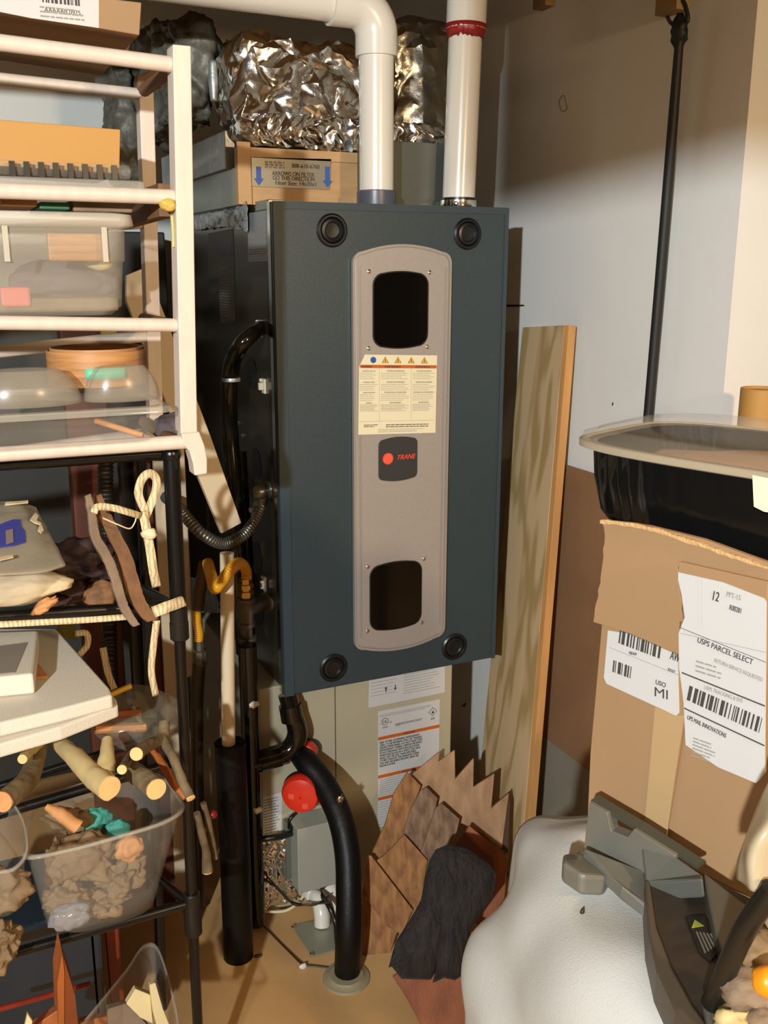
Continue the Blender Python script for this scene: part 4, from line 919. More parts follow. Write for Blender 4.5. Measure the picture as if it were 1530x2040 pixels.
for k in range(5):
    hplate('sticker_print', [(1386+k*7, 1856+k*1.0), (1389+k*7, 1855+k*1.0), (1407+k*6, 1897-k*4), (1404+k*6, 1899-k*4)], HZ+.0022, .0005, mat('sticker_grey%d' % k, '#6a655a', .6), st, 0)
tube('handle_bar', [at(1540, 1770, D=.60), at(1480, 1860, D=.62), at(1418, 2000, D=.655)], .0072, m_blackp, sw, n=16)
block('front_clamp', [(1398, 1985, .67), (1425, 1965, .68), (1460, 2000, .66), (1450, 2045, .64), (1410, 2050, .64)], .02, m_saw, sw, .003)
# sawdust, chips and orange knob in lower right corner
for k, (x, y, r, mm, lb) in enumerate(((1505, 1885, .016, m_drift, 'pale wood chip beside the saw handle at the frame edge'), (1492, 1960, .020, m_bark2, 'grey-brown wood chip below the saw handle'), (1460, 2030, .013, m_stick2, 'light wood chip at the bottom right of the saw'), (1515, 2030, .012, m_bark2, 'small wood chip in the bottom right corner'))):
    tag(lump('wood_chip', at(x, y, D=.64), (r, r*.8, r*.6), mm, amp=.5, freq=2, seed=k, sub=3), lb, 'wood chip')
lump('orange_knob', at(1528, 1955, D=.60), (.009, .009, .010), m_orangeball, sw, amp=.1, sub=3)

# cardboard box: near face is a vertical plane
BF = Fr(at(1175, 1590, D=.90), UB, (0, 0, 1))
bx = thing('cardboard_box', BF.p(.1, 0, -.1), 'worn brown shipping box with torn flaps and postal labels behind the saw', 'box')
cbm = m_card
W0, _ = BF.px(1640, 1600); _, vb = BF.px(1175, 1640); 
pl_, ph = BF.px(1203, 1230)
plate('front_left_panel', BF, BF.pxs([(1207, 1150), (1355, 1180), (1365, 1420), (1320, 1700), (1170, 1640), (1176, 1500)]), -.004, 0, cbm, bx, bevel=.0005)
plate('front_right_panel', BF, BF.pxs([(1355, 1180), (1720, 1250), (1720, 1900), (1320, 1700), (1362, 1420)], -.010), -.014, -.010, cbm, bx, bevel=.0005)
side = Fr(BF.p(0, 0, -.004), -BF.N, (0, 0, 1))
u0, v0 = BF.px(1172, 1640); u1, v1 = BF.px(1205, 1060)
vs = [BF.p(u0, v0, -.005), BF.p(u0, v0, -.30), BF.p(u1, v1, -.30), BF.p(u1, v1, -.005)]
o = mk('side_panel', vs, [(0, 1, 2, 3)], cbm, bx); s = o.modifiers.new('s', 'SOLIDIFY'); s.thickness = .004
uR, _ = BF.px(1700, 1500)
o = mk('back_panel', [BF.p(u0, v0, -.30), BF.p(uR, v0, -.30), BF.p(uR, v1, -.30), BF.p(u1, v1, -.30)], [(0, 1, 2, 3)], cbm, bx); s = o.modifiers.new('s', 'SOLIDIFY'); s.thickness = .004
# outer flap hanging over the left of the face (torn edge)
rnd = random.Random(5)
def jagged(pts, amp, seed=0, step=12):
    r = random.Random(seed); out = []
    for (x0, y0), (x1, y1) in zip(pts, pts[1:]):
        n = max(1, int(math.hypot(x1-x0, y1-y0)/step))
        for k in range(n): out.append((x0+(x1-x0)*k/n+r.uniform(-amp, amp), y0+(y1-y0)*k/n+r.uniform(-amp, amp)))
    out.append(pts[-1]); return out
fl_ = plate('outer_flap', BF, BF.pxs(jagged([(1197, 1036), (1203, 1068), (1195, 1150), (1180, 1240)], 1.5, 1)+[(1250, 1262), (1352, 1305), (1352, 1240)]+jagged([(1360, 1240), (1348, 1130)], 1.5, 4)+[(1530, 1175), (1720, 1230), (1720, 1165), (1530, 1122), (1400, 1075), (1290, 1048)], .012), .006, .011, cbm, bx, bevel=.0006)
plate('torn_top_edge', BF, BF.pxs(jagged([(1197, 1034), (1260, 1040), (1310, 1052), (1400, 1082), (1530, 1128)], 1.5, 6)+jagged([(1530, 1134), (1400, 1090), (1310, 1060), (1260, 1048), (1198, 1042)], 1.5, 7), .012), .0112, .014, m_cardd, fl_)
rf = plate('label_flap', BF, BF.pxs(jagged([(1352, 1120), (1349, 1150), (1356, 1185), (1362, 1230), (1350, 1260), (1352, 1330), (1362, 1400), (1365, 1485)], 1.5, 9)+[(1430, 1530), (1506, 1561), (1522, 1540), (1527, 1300), (1527, 1195), (1530, 1160)], .018), .013, .017, cbm, bx, bevel=.0006)
lp = [(1351, 1140), (1440, 1160), (1522, 1192), (1527, 1200), (1524, 1540), (1506, 1560), (1430, 1528), (1366, 1484), (1362, 1400), (1353, 1330), (1352, 1262), (1364, 1230), (1358, 1185), (1351, 1155)]
sh = plate('shipping_label', BF, BF.pxs(lp, .0175), .017, .0176, m_white, rf)
def bline(x0, y0, x1, y1, t, parent, mm=m_ink, w=.0178):
    a, b = BF.px(x0, y0, w), BF.px(x1, y1, w); return plate('rule_line', BF, [(a[0], a[1]), (b[0], b[1]), (b[0], b[1]+t), (a[0], a[1]+t)], w, w+.0002, mm, parent)
bline(1353, 1250, 1526, 1320, .0004, sh); bline(1358, 1341, 1524, 1408, .0011, sh); bline(1363, 1412, 1523, 1487, .0011, sh); bline(1356, 1262, 1526, 1300, .0003, sh, m_inkl); bline(1398, 1150, 1398, 1250, .0004, sh, m_inkl)
def btext(body, x, y, x2, h, parent, mm=m_ink, w=.0178, rot_to=None, bold=.02):
    a = BF.px(x, y, w); b = BF.px(x2, rot_to if rot_to else y, w); an = math.atan2(b[1]-a[1], b[0]-a[0]); L = math.hypot(b[0]-a[0], b[1]-a[1])
    o = text('lettering', body, BF, 0, 0, h, mm, parent, w=w, bold=bold)
    xs = [(q.co+ORG[parent]-BF.O).dot(BF.U) for q in o.data.vertices]; l_ = max(xs)-min(xs); bpy.data.objects.remove(o)
    return text('lettering', body, BF, a[0], a[1], h, mm, parent, w=w, sx=L/l_, bold=bold, rot=an)
btext('12', 1416, 1194, 1428, .011, sh, rot_to=1198)
btext('USPS PARCEL SELECT', 1388, 1279, 1498, .0065, sh, m_ink, rot_to=1324)
btext('RETURN SERVICE REQUESTED', 1422, 1318, 1518, .0045, sh, m_inkl, rot_to=1358)
btext('USPS TRACKING # EVS', 1402, 1372, 1478, .0045, sh, m_inkl, rot_to=1400)
btext('UPS MAIL INNOVATIONS', 1368, 1432, 1445, .0055, sh, m_ink, rot_to=1470)
btext('PPT-15', 1446, 1188, 1474, .006, sh, m_inkl, rot_to=1196); btext('R00281', 1452, 1214, 1475, .006, sh, m_ink, rot_to=1222)
a = BF.px(1366, 1398, .0178); b = BF.px(1512, 1455, .0178)
def skbar(x0, y0, x1, y1, hgt, parent, seed, w=.0178):
    a, b = BF.px(x0, y0, w), BF.px(x1, y1, w); L = math.hypot(b[0]-a[0], b[1]-a[1]); an = math.atan2(b[1]-a[1], b[0]-a[0])
    f2 = Fr(BF.p(a[0], a[1], 0), BF.U*math.cos(an)+BF.V*math.sin(an), -BF.U*math.sin(an)+BF.V*math.cos(an))
    return barcode('barcode', f2, 0, L, 0, hgt, m_ink, parent, w=w, seed=seed)
skbar(1368, 1394, 1512, 1460, .013, sh, 11)
a = BF.px(1372, 1322, .0178); b = BF.px(1400, 1300, .0178)
printing('small_print', BF, a[0]+.006, BF.px(1440, 1330, .0178)[0], a[1]-.006, a[1]+.006, 3, .0012, m_inkl, sh, w=.0178, seed=77)
a = BF.px(1370, 1490, .0178); b = BF.px(1430, 1468, .0178); printing('small_print', BF, a[0]+.004, b[0], a[1]-.006, a[1]+.012, 6, .0010, m_inkl, sh, w=.0178, seed=78)
# left label
ll = plate('address_label', BF, BF.pxs([(1211, 1256), (1250, 1262), (1350, 1305), (1353, 1420), (1347, 1426), (1208, 1362), (1203, 1350)], .0006), 0, .0006, m_white, bx)
skbar(1232, 1281, 1314, 1312, .013, ll, 21, w=.0008); 
skbar(1220, 1338, 1257, 1352, .011, ll, 22, w=.0008)
btext('AW', 1334, 1312, 1352, .011, ll, w=.0008, rot_to=1320); btext('MI', 1302, 1386, 1328, .012, ll, w=.0008, rot_to=1393, bold=.01); btext('USO', 1305, 1362, 1325, .006, ll, w=.0008, rot_to=1370)
btext('NEWP', 1253, 1303, 1268, .004, ll, w=.0008, rot_to=1307)
btext('30207', 1329, 1336, 1344, .004, ll, w=.0008, rot_to=1342)
bline(1214, 1290, 1352, 1345, .0003, ll, m_inkl, .0008)
plate('packing_tape', BF, BF.pxs([(1305, 1408), (1348, 1426), (1362, 1425), (1324, 1690), (1280, 1685)], .0005), 0, .0004, m_tapeb, bx)

# black tray with clear lid, lying on the box
ty = thing('food_tray', at(1380, 1080, D=.80), 'ribbed black plastic food tray with clear lid on the shipping box', 'tray')
TO = BF.p(*BF.px(1192, 893, -.10), -.10)      # left end
def trayring(scale, dz, rib, n=160):
    pts = []
    a_, b_ = .30*scale, .095*scale
    cx = TO+UB*.262+V((0, 0, .020))
    for i in range(n):
        th = 2*math.pi*i/n; c, s_ = math.cos(th), math.sin(th); e = .42
        x = a_*math.copysign(abs(c)**e, c); y = b_*math.copysign(abs(s_)**e, s_)
        rr_ = 1+rib*math.sin(th*56)
        pts.append(cx+UB*x*rr_*.80+TX*y*rr_+V((0, 0, dz)))
    return pts
def loft(rings):
    n = len(rings[0]); vs = [p for r in rings for p in r]; fs = []
    for k in range(len(rings)-1):
        for i in range(n): j = (i+1) % n; fs.append((k*n+i, k*n+j, (k+1)*n+j, (k+1)*n+i))
    return vs, fs
zt3 = 0
rings = [trayring(.80, -.076, .0), trayring(.88, -.074, .004), trayring(.925, -.060, .010), trayring(.955, -.03, .012), trayring(.965, -.006, .010), trayring(.965, .0, .0), trayring(1.0, .001, 0)]
vs, fs = loft(rings); fs.append(tuple(range(160)))
o = autosm(mk('tray_body', vs, fs, m_tray, ty, smooth=True), 60); s = o.modifiers.new('s', 'SOLIDIFY'); s.thickness = .0012
rings = [trayring(1.02, -.005, 0), trayring(1.03, .0, 0), trayring(1.02, .007, 0), trayring(.97, .009, 0), trayring(.965, .012, 0), trayring(.90, .014, 0), trayring(.5, .014, 0), trayring(.05, .014, 0)]
vs, fs = loft(rings); fs.append(tuple(range(7*160, 8*160)))
mk('lid', vs, fs, m_lid, ty, smooth=True)
for k, s_ in enumerate((1.03,)):
    vs, fs = loft([trayring(1.035, -.004, 0), trayring(1.035, .001, 0), trayring(1.0, .003, 0), trayring(1.0, -.002, 0), trayring(1.035, -.004, 0)]); mk('lid_rim', vs, fs, mat('lid_rim_plastic', '#a2957c', .25, alpha=.85), ty, smooth=True)
plate('tray_label', BF, BF.pxs([(1497, 947), (1640, 975), (1640, 1040), (1520, 1020), (1500, 1010)], .03), .028, .0286, m_paper, ty)
tag(lump('tray_contents', TO+UB*.26+V((0, 0, .002)), (.19, .075, .014), mat('tray_filling', '#a47a55', .7, var=.2, vs=20), rot=(0, 0, math.atan2(UB.y, UB.x)), amp=.15, sub=4), 'flat brown goods under the clear lid of the black tray', 'contents')
# brown paper roll behind, right edge
q = at(1530, 870, Y=-.50); t2 = at(1530, 772, Y=-.50)
rl_ = thing('cardboard_roll', q, 'brown cardboard tube standing at the right edge behind the tray', 'tube')
lathe('tube', [(.030, -.40), (.030, t2.z-q.z-.001), (.0285, t2.z-q.z), (.026, t2.z-q.z-.004)], V((at(1485, 800, Y=-.50).x+.030, -.50, q.z)), (0, 0, 1), m_card2, rl_)
# translucent plastic piece in front at right
pb = thing('plastic_sleeve', at(1500, 1700, D=.62), 'crumpled translucent plastic sleeve hanging at the right edge', 'plastic bag')
patch('sleeve', [[at(1540, 1540, D=.66), at(1560, 1560, D=.64), at(1600, 1560, D=.64)], [at(1500, 1630, D=.64), at(1530, 1640, D=.61), at(1600, 1640, D=.62)], [at(1476, 1700, D=.64), at(1500, 1712, D=.61), at(1580, 1720, D=.62)], [at(1470, 1755, D=.64), at(1502, 1775, D=.61), at(1560, 1760, D=.62)]], mat('cloudy_plastic', '#b9a988', .3, alpha=.75), pb, thick=.001, jig=.002, jf=40)

# ------------------------------------------------------------------ white wooden rack (left)
YF, YR = -.40, -.19
wr = thing('white_rack', at(386, 900, Y=YF), 'whitewashed wooden shelf rack with round rungs at the left', 'rack')
pt = at(358, 90, Y=YF); pb_ = at(386, 862, Y=YF); px0 = -.250
wpost = .0205
zt_w, zb_w = pt.z, pb_.z
xw = at(362, 90, Y=YF).x-.0105; 
xw2 = at(376, 855, Y=YF).x-.0105
vs = []
for z, x in ((zb_w, xw2), (zt_w, xw)):
    for dx_, dy_ in ((0, -.002), (wpost, -.002), (wpost, .028), (0, .028)): vs.append(V((x+dx_, YF+dy_, z)))
mk('front_post', vs, [(0,3,2,1),(4,5,6,7),(0,1,5,4),(1,2,6,5),(2,3,7,6),(3,0,4,7)], m_rack, wr, bevel=.0012)
# curved foot
ff = Fr(V((0, YF, 0)), (1, 0, 0), (0, 0, 1))
plate('curved_foot', ff, ff.pxs([(362, 856), (384, 850), (398, 862), (408, 888), (413, 915), (413, 944), (388, 948), (385, 925), (378, 900), (364, 885)]), -.028, 0, m_rack, wr, bevel=.0015)
rx = at(292, 160, Y=YR).x-.010; rz = at(292, 160, Y=YR).z; rx2 = at(313, 855, Y=YR).x-.010; rzb = at(313, 870, Y=YR).z
vs = []
for z, x in ((rzb, rx2), (rz, rx)):
    for dx_, dy_ in ((0, -.0), (.019, -.0), (.019, .026), (0, .026)): vs.append(V((x+dx_, YR+dy_, z)))
mk('rear_post', vs, [(0,3,2,1),(4,5,6,7),(0,1,5,4),(1,2,6,5),(2,3,7,6),(3,0,4,7)], m_rack, wr, bevel=.0012)
rf_ = Fr(V((0, YR, 0)), (1, 0, 0), (0, 0, 1))
plate('rear_finial', rf_, rf_.pxs([(272, 148), (283, 150), (300, 136), (335, 134), (338, 150), (325, 172), (300, 182), (275, 180)]), -.02, .002, m_rack2, wr, bevel=.002)
def rung(y, Y, lx, ly, rx_, ry, r=.0086, mm=m_rack):
    b = at(rx_, ry, Y=Y); a = at(lx, ly, Y=Y); d = (a-b); a2 = b+d*(0.55/abs(d.x)); tube('rung', [b, a2], r, mm, wr, n=18, smooth=False)
rung(0, YF+.010, 0, 85, 352, 130); rung(0, YR+.01, 0, 157, 280, 188, r=.0075)
rung(0, YF+.010, 0, 380, 352, 393); rung(0, YF+.010, 0, 643, 362, 648, r=.0080); rung(0, YF+.010, 0, 905, 372, 880, r=.0088)
rung(0, YR+.01, 0, 462, 296, 442, r=.0085); rung(0, YR+.01, 0, 700, 300, 668, r=.0085); rung(0, YR+.01, 0, 905, 305, 862, r=.0085)
for y1, y2 in ((378, 388), ):
    P = [at(302, 378, Y=YR), at(330, 364, Y=YF+.03), at(347, 368, Y=YF+.028), at(350, 425, Y=YF+.028), at(350, 432, Y=YF+.03), at(300, 452, Y=YR), at(272, 448, Y=YR), at(268, 410, Y=YR)]
P = [at(345, 366, Y=YF+.028), at(348, 432, Y=YF+.028), at(275, 452, Y=YR+.0), at(278, 388, Y=YR+.0)]
v = P+[q+V((-.018, 0, 0)) for q in P]; mk('side_bar', v, [(0,1,2,3),(4,7,6,5),(0,4,5,1),(1,5,6,2),(2,6,7,3),(3,7,4,0)], m_rack2, wr, bevel=.001)
for ya, yb in ((130, 188), (650, 668), (882, 862)):
    A_ = at(352, ya, Y=YF+.026); B_ = at(288, yb, Y=YR); 
    tube('side_bar', [A_, V((B_.x, B_.y, A_.z))], .008, m_rack2, wr, n=12, smooth=False)
lump('glue_drip', at(336, 408, Y=YF+.004), (.010, .008, .007), mat('yellow_glue', '#c9a94f', .3), wr, amp=.3, sub=3)
tube('glue_run', [at(343, 430, Y=YF+.01), at(345, 460, Y=YF+.01), at(346, 492, Y=YF+.01)], .0025, mat('pale_glue', '#b9ac66', .3), wr, n=8)

# ------------------------------------------------------------------ black metal rack
br = thing('black_rack', at(390, 1900, Y=-.36), 'black tubular metal rack with plastic joints below the white rack', 'rack')
YB, YBR = -.36, -.12
tp1 = at(341, 905, Y=YB); xbp = tp1.x; xbb = at(385, 1850, Y=YB).x
def bpx(z): return xbp+(xbb-xbp)*(tp1.z-z)/(tp1.z-at(385, 1850, Y=YB).z)
zc1, zc2, zc3 = at(360, 1240, Y=YB).z, at(380, 1815, Y=YB).z, 0
tube('upright', [V((xbp, YB, tp1.z)), V((bpx(zc1), YB, zc1))], .0105, m_rod, br, n=18, smooth=False)
tube('upright', [V((bpx(zc1), YB, zc1)), V((bpx(.0), YB, .0))], .0075, m_rod, br, n=18, smooth=False)
for y0, y1 in ((1205, 1272), (1785, 1865)):
    z0a, z1a = at(355, y0, Y=YB).z, at(370, y1, Y=YB).z; xm = bpx((z0a+z1a)/2)
    lathe('joint', [(.0105, 0), (.0125, .002), (.0125, (z0a-z1a)*.5), (.0118, (z0a-z1a)*.52), (.0118, z0a-z1a-.002), (.010, z0a-z1a)], V((xm, YB, z1a)), (0, 0, 1), m_blackp, br, 20)
lump('top_bend', V((xbp, YB, tp1.z)), (.0125, .0125, .0125), m_rod, br, amp=0, sub=3)
xrb = at(300, 1000, Y=YBR).x
tube('upright', [V((xrb-.01, YBR, at(285, 905, Y=YBR).z)), V((xrb-.03, YBR, 0))], .0085, m_rod, br, n=16, smooth=False)
tube('side_tube', [V((xbp, YB, tp1.z)), V((xrb-.01, YBR, at(285, 905, Y=YBR).z))], .009, m_rod, br, n=14, smooth=False)
def bar(lx, ly, rx_, ry, Y, r=.006, nm='shelf_rod'):
    b = at(rx_, ry, Y=Y); a = at(lx, ly, Y=Y); d = a-b; tube(nm, [b, b+d*(.6/abs(d.x))], r, m_rod, br, n=14, smooth=False); return b
bar(0, 925, 330, 902, YB+.01, .0085); b1_ = bar(0, 1228, 350, 1206, YB, .0075); b2_ = bar(0, 1906, 375, 1800, YB, .007)
bar(0, 1130, 262, 1120, YBR, .006); bar(0, 1838, 300, 1745, YBR, .006); b3_ = bar(60, 1604, 345, 1520, YB+.05, .007); bar(80, 1540, 300, 1470, YBR-.02, .006)
for bb_, ty_ in ((b1_, 1165), (b2_, 1745)):
    tube('side_tube', [bb_, at(268 if ty_ < 1500 else 310, ty_, Y=YBR)], .0065, m_rod, br, n=12, smooth=False)

# ------------------------------------------------------------------ background behind the racks
db = thing('dark_cabinet', V((-.75, .86, 0)), 'dark grey metal cabinet in shadow behind the racks', 'cabinet')
zt4 = at(300, 462, Y=.78).z
box('cabinet_body', (-1.5, .78, .0), (-.005, .98, zt4), m_dgray, db, bevel=.004)
box('cabinet_door', (-1.45, .772, .05), (-.55, .78, zt4-.05), m_dgray, db, bevel=.002)
def vboard(nm, x0, x1, ytop, ybot, Y, mm, lb, cat, th=.02, part='board_face', toz=None):
    a, b = at(x0, ytop, Y=Y), at(x1, ytop, Y=Y); zb5 = toz if toz is not None else at(x0, ybot, Y=Y).z
    o = thing(nm, V(((a.x+b.x)/2, Y, zb5)), lb, cat); box(part, (a.x, Y, zb5), (b.x, Y+th, a.z), mm, o, bevel=.002); return o
vboard('red_brown_post', 118, 202, 640, 1800, .30, m_redw, 'wide dark red-brown timber post behind the racks', 'post', th=.05, toz=0)
vboard('red_brown_post', 268, 298, 880, 1760, .16, m_redw, 'narrow red-brown post just left of the cream board', 'post', th=.03, toz=0)
cbo = at(340, 870, Y=.13); cbf = Fr((cbo.x, .13, 0), (1, 0, 0), (0, 0, 1)); o = thing('cream_board', (cbo.x, .13, 0), 'upright cream board with a cut corner behind the black rack pole', 'board')
pts = cbf.pxs([(303, 870), (366, 870), (388, 1336), (386, 1345), (372, 1350), (378, 1480), (392, 1775), (351, 1775)]); pts[6] = (pts[6][0], .0); pts[7] = (pts[7][0], .0)
plate('board_face', cbf, pts, -.012, 0, m_board, o, bevel=.001)
# slanting long plank
sp_ = thing('slanting_plank', at(455, 1055, Y=-.0), 'long cream plank slanting down from behind the white rack post', 'plank')
s0 = Fr(at(400, 880, Y=-.02), (1, 0, 0), (0, .12, 1))
plate('plank_face', s0, s0.pxs([(252, 548), (292, 532), (352, 690), (420, 870), (481, 1042), (442, 1063), (385, 925), (330, 800), (252, 600)]), -.014, 0, m_board, sp_, bevel=.001)
tag(tube('corrugated_hose', [at(210, 905, Y=.2), at(212, 1100, Y=.2), at(218, 1250, Y=.2), at(222, 1380, Y=.2), at(240, 1500, Z=.02)], .013, mat('dark_conduit', '#2b2821', .4, metal=.3), rib=(.008, .0014), n=14), 'dark ribbed hose hanging behind the rack beside the red-brown post', 'hose')
o = vboard('black_downpipe', 236, 276, 890, 1700, .22, m_rod, 'flat black metal channel in the shadow behind the ribbon', 'channel', th=.03, toz=0)
ys = thing('yellow_strap', at(216, 700, Y=.28), 'olive yellow webbing strap hanging behind the wooden hoop', 'strap')
yf = Fr(at(216, 700, Y=.27), (1, 0, 0), (0, 0, 1)); plate('webbing', yf, yf.pxs([(200, 645), (232, 645), (234, 720), (203, 720)]), -.002, 0, mat('olive_webbing', '#8a7d20', .8), ys)
plate('webbing_end', yf, yf.pxs([(115, 1235), (150, 1245), (152, 1275), (112, 1270)]), -.002, 0, mat('olive_dark', '#5c5414', .8), ys)

# ------------------------------------------------------------------ things on the white rack
def rbox(nm, corners, Y, depth, mm, lb, cat='box', bevel=.001, part='box_body', dirv=(0, 1, 0)):
    fr = Fr(at(*corners[0], Y=Y), (1, 0, 0), (0, 0, 1)); P = fr.pxs(corners); o = thing(nm, fr.p(sum(p[0] for p in P)/len(P), min(p[1] for p in P), -depth/2), lb, cat)
    v = [fr.p(*p, 0) for p in P]; v += [q+V(dirv).normalized()*depth for q in v]; n = len(P)
    fs = [tuple(range(n)), tuple(range(n, 2*n))[::-1]]+[(i, (i+1) % n, n+(i+1) % n, n+i) for i in range(n)]
    b = mk(part, v, fs, mm, o, bevel=bevel); return o, b, fr
# top box
o, b, fr = rbox('cardboard_carton', [(-260, -60), (282, 5), (278, 70), (-260, -22)], YF-.005, .26, m_card, 'cardboard carton with barcode label on the topmost rungs of the white rack')
lb_ = plate('carton_label', fr, fr.pxs([(-120, -40), (197, 0), (197, 56), (60, 36), (-120, 0)]), .0, .0006, m_white, b)
a = fr.px(85, 13); bq = fr.px(158, 0); barcode('barcode', fr, a[0], bq[0], a[1]+.004, a[1]+.05, m_ink, lb_, w=.0008, seed=51)
a = fr.px(80, 30); printing('small_print', fr, a[0], a[0]+.05, a[1]-.003, a[1]+.010, 3, .0015, m_inkl, lb_, w=.0008, seed=52)
text('lettering', 'AAAAAB 0975', fr, fr.px(88, 19)[0], fr.px(88, 19)[1]-.002, .006, m_ink, lb_, w=.0008)
# orange-brown box
rbox('orange_brown_box', [(-200, 222), (240, 258), (238, 346), (-200, 318)], YF+.03, .16, m_card2, 'plain orange-brown box resting on the flat clear clamshell')
# clear clamshell under it
o = thing('flat_clamshell', at(130, 380, Y=-.3), 'flat clear plastic clamshell squeezed under the orange-brown box', 'container')
g = at(0, 370, Y=YF+.02); zc5 = at(288, 383, Y=YF+.02).z
x1c = at(286, 380, Y=YF+.02).x
box('lower_half', (-.62, YF+.01, zc5-.004), (x1c, YR-.01, zc5+.012), m_clear2, o, bevel=.004)
box('upper_half', (-.62, YF+.02, zc5+.012), (x1c-.012, YR-.02, zc5+.03), m_clear, o, bevel=.006)
for k in range(8):
    xx = at(25+k*29, 345, Y=YF+.018).x; box('lid_rib', (xx-.003, YF+.016, zc5+.012), (xx+.003, YF+.021, zc5+.028), m_blackp, o)
# things in shade below rung two: scraps
for k, (x0, x1, y0, y1, mm, lb) in enumerate(((0, 75, 392, 412, m_band, 'tan paper scrap on top of the big bin lid'), (78, 140, 402, 418, m_dgreen, 'green card strip on top of the frosted bin'), (145, 265, 396, 424, m_bark2, 'brown wood slat lying across the frosted bin'))):
    a, b = at(x0, y0, Y=-.36), at(x1, y1, Y=-.36); tag(box('scrap_strip', (a.x, -.36, b.z), (b.x, -.24, a.z), mm, bevel=.002), lb, 'scrap')
# frosted storage bin
fb = thing('frosted_bin', at(120, 630, Y=-.32), 'large frosted plastic storage bin on the third rung', 'bin')
def fbx(x, y, Y=YF+.015): return at(x, y, Y=Y)
xr_t, xr_b = fbx(268, 440).x, fbx(250, 620).x; zt6, zm6, zb6 = fbx(250, 428).z, fbx(250, 522).z, fbx(240, 628).z
def rrect(x0, x1, y0, y1, z, r=.02, n=6):
    pts = []
    for cx, cy, a0 in ((x1-r, y0+r, -90), (x1-r, y1-r, 0), (x0+r, y1-r, 90), (x0+r, y0+r, 180)):
        for k in range(n+1): a = math.radians(a0+90*k/n); pts.append(V((cx+r*math.cos(a), cy+r*math.sin(a), z)))
    return pts
X0, Y0_, Y1_ = -.66, YF+.015, YR-.005
vs, fs = loft([rrect(X0, xr_b-.012, Y0_+.008, Y1_-.008, zb6), rrect(X0, xr_b, Y0_+.004, Y1_-.004, zb6+.010), rrect(X0, xr_b+.004, Y0_+.003, Y1_-.003, zm6), rrect(X0, xr_b+.006, Y0_, Y1_, zm6+.001), rrect(X0, xr_b+.008, Y0_, Y1_, zt6-.014)])
fs.append(tuple(range(28))[::-1]); mk('bin_body', vs, fs, m_frost, fb, smooth=True)
vs, fs = loft([rrect(X0, xr_b+.006, Y0_, Y1_, zt6-.016), rrect(X0, xr_t, Y0_-.010, Y1_+.01, zt6-.012), rrect(X0, xr_t-.002, Y0_-.010, Y1_+.01, zt6), rrect(X0, xr_b+.002, Y0_, Y1_, zt6+.002)]); mk('bin_rim', vs, fs, m_frost2, fb, smooth=True)
for x in (10, 207):
    q = fbx(x, 470); box('bin_handle_ridge', (q.x-.003, Y0_-.004, zm6), (q.x+.003, Y0_, zt6-.014), m_frost2, fb)
# contents
q = at(30, 590, Y=-.35); tag(box('pink_sheet', (at(2, 600, Y=-.37).x, -.37, at(5, 612, Y=-.37).z), (at(62, 600, Y=-.37).x, -.35, at(5, 572, Y=-.37).z), m_pink, bevel=.003), 'pink foam sheet inside the frosted bin', 'sheet')
tag(lump('purple_cloth', at(130, 560, Y=-.29), (.062, .035, .026), m_purple, amp=.2, seed=2, sub=4), 'muted purple cloth bundled inside the frosted bin', 'cloth')
tag(box('wood_slab', (-.60, -.365, zb6+.004), (at(235, 600, Y=-.36).x, -.24, zb6+.020), m_stick, bevel=.003), 'flat grey-brown slab on the bottom of the frosted bin', 'wood')
tag(box('tan_envelope', (at(95, 520, Y=-.36).x, -.375, at(95, 520, Y=-.36).z), (at(205, 450, Y=-.36).x, -.36, at(95, 465, Y=-.36).z), m_band, bevel=.002), 'tan envelope standing in the upper half of the frosted bin', 'envelope')
tag(lump('yellow_sponge', at(198, 523, Y=-.34), (.016, .012, .009), m_palewood, amp=.2, sub=3), 'pale yellow piece inside the frosted bin near its right end', 'scrap')

# wooden hoop with mint label
hp = thing('bentwood_hoop', at(195, 760, Y=-.27), 'coiled thin wood hoop behind the clear cake container', 'hoop')
hc = at(195, 740, Y=-.26); hr = (at(292, 740, Y=-.26).x-at(95, 740, Y=-.26).x)/2
zt7, zb7 = at(195, 703, Y=-.32).z, at(190, 775, Y=-.33).z
lathe('outer_band', [(hr, zb7-hc.z), (hr*1.0, zt7-hc.z), (hr*.97, zt7-hc.z), (hr*.97, zb7-hc.z), (hr, zb7-hc.z)], hc, (0, 0, 1), m_band, hp, 64)
lathe('inner_band', [(hr*.93, zb7-hc.z+.002), (hr*.93, zt7-hc.z+.003), (hr*.90, zt7-hc.z+.003), (hr*.90, zb7-hc.z+.002)], hc, (0, 0, 1), m_band, hp, 64)
vs = []; fs = []
for k in range(9):
    a = math.radians(-112+k*6)
    for z in (zb7-hc.z+.010, zb7-hc.z+.024): vs.append(hc+V((hr*1.01*math.cos(a), hr*1.01*math.sin(a), z)))
for k in range(8): fs.append((2*k, 2*k+2, 2*k+3, 2*k+1))
o = mk('mint_label', vs, fs, m_green, hp, smooth=True); s = o.modifiers.new('s', 'SOLIDIFY'); s.thickness = .0006
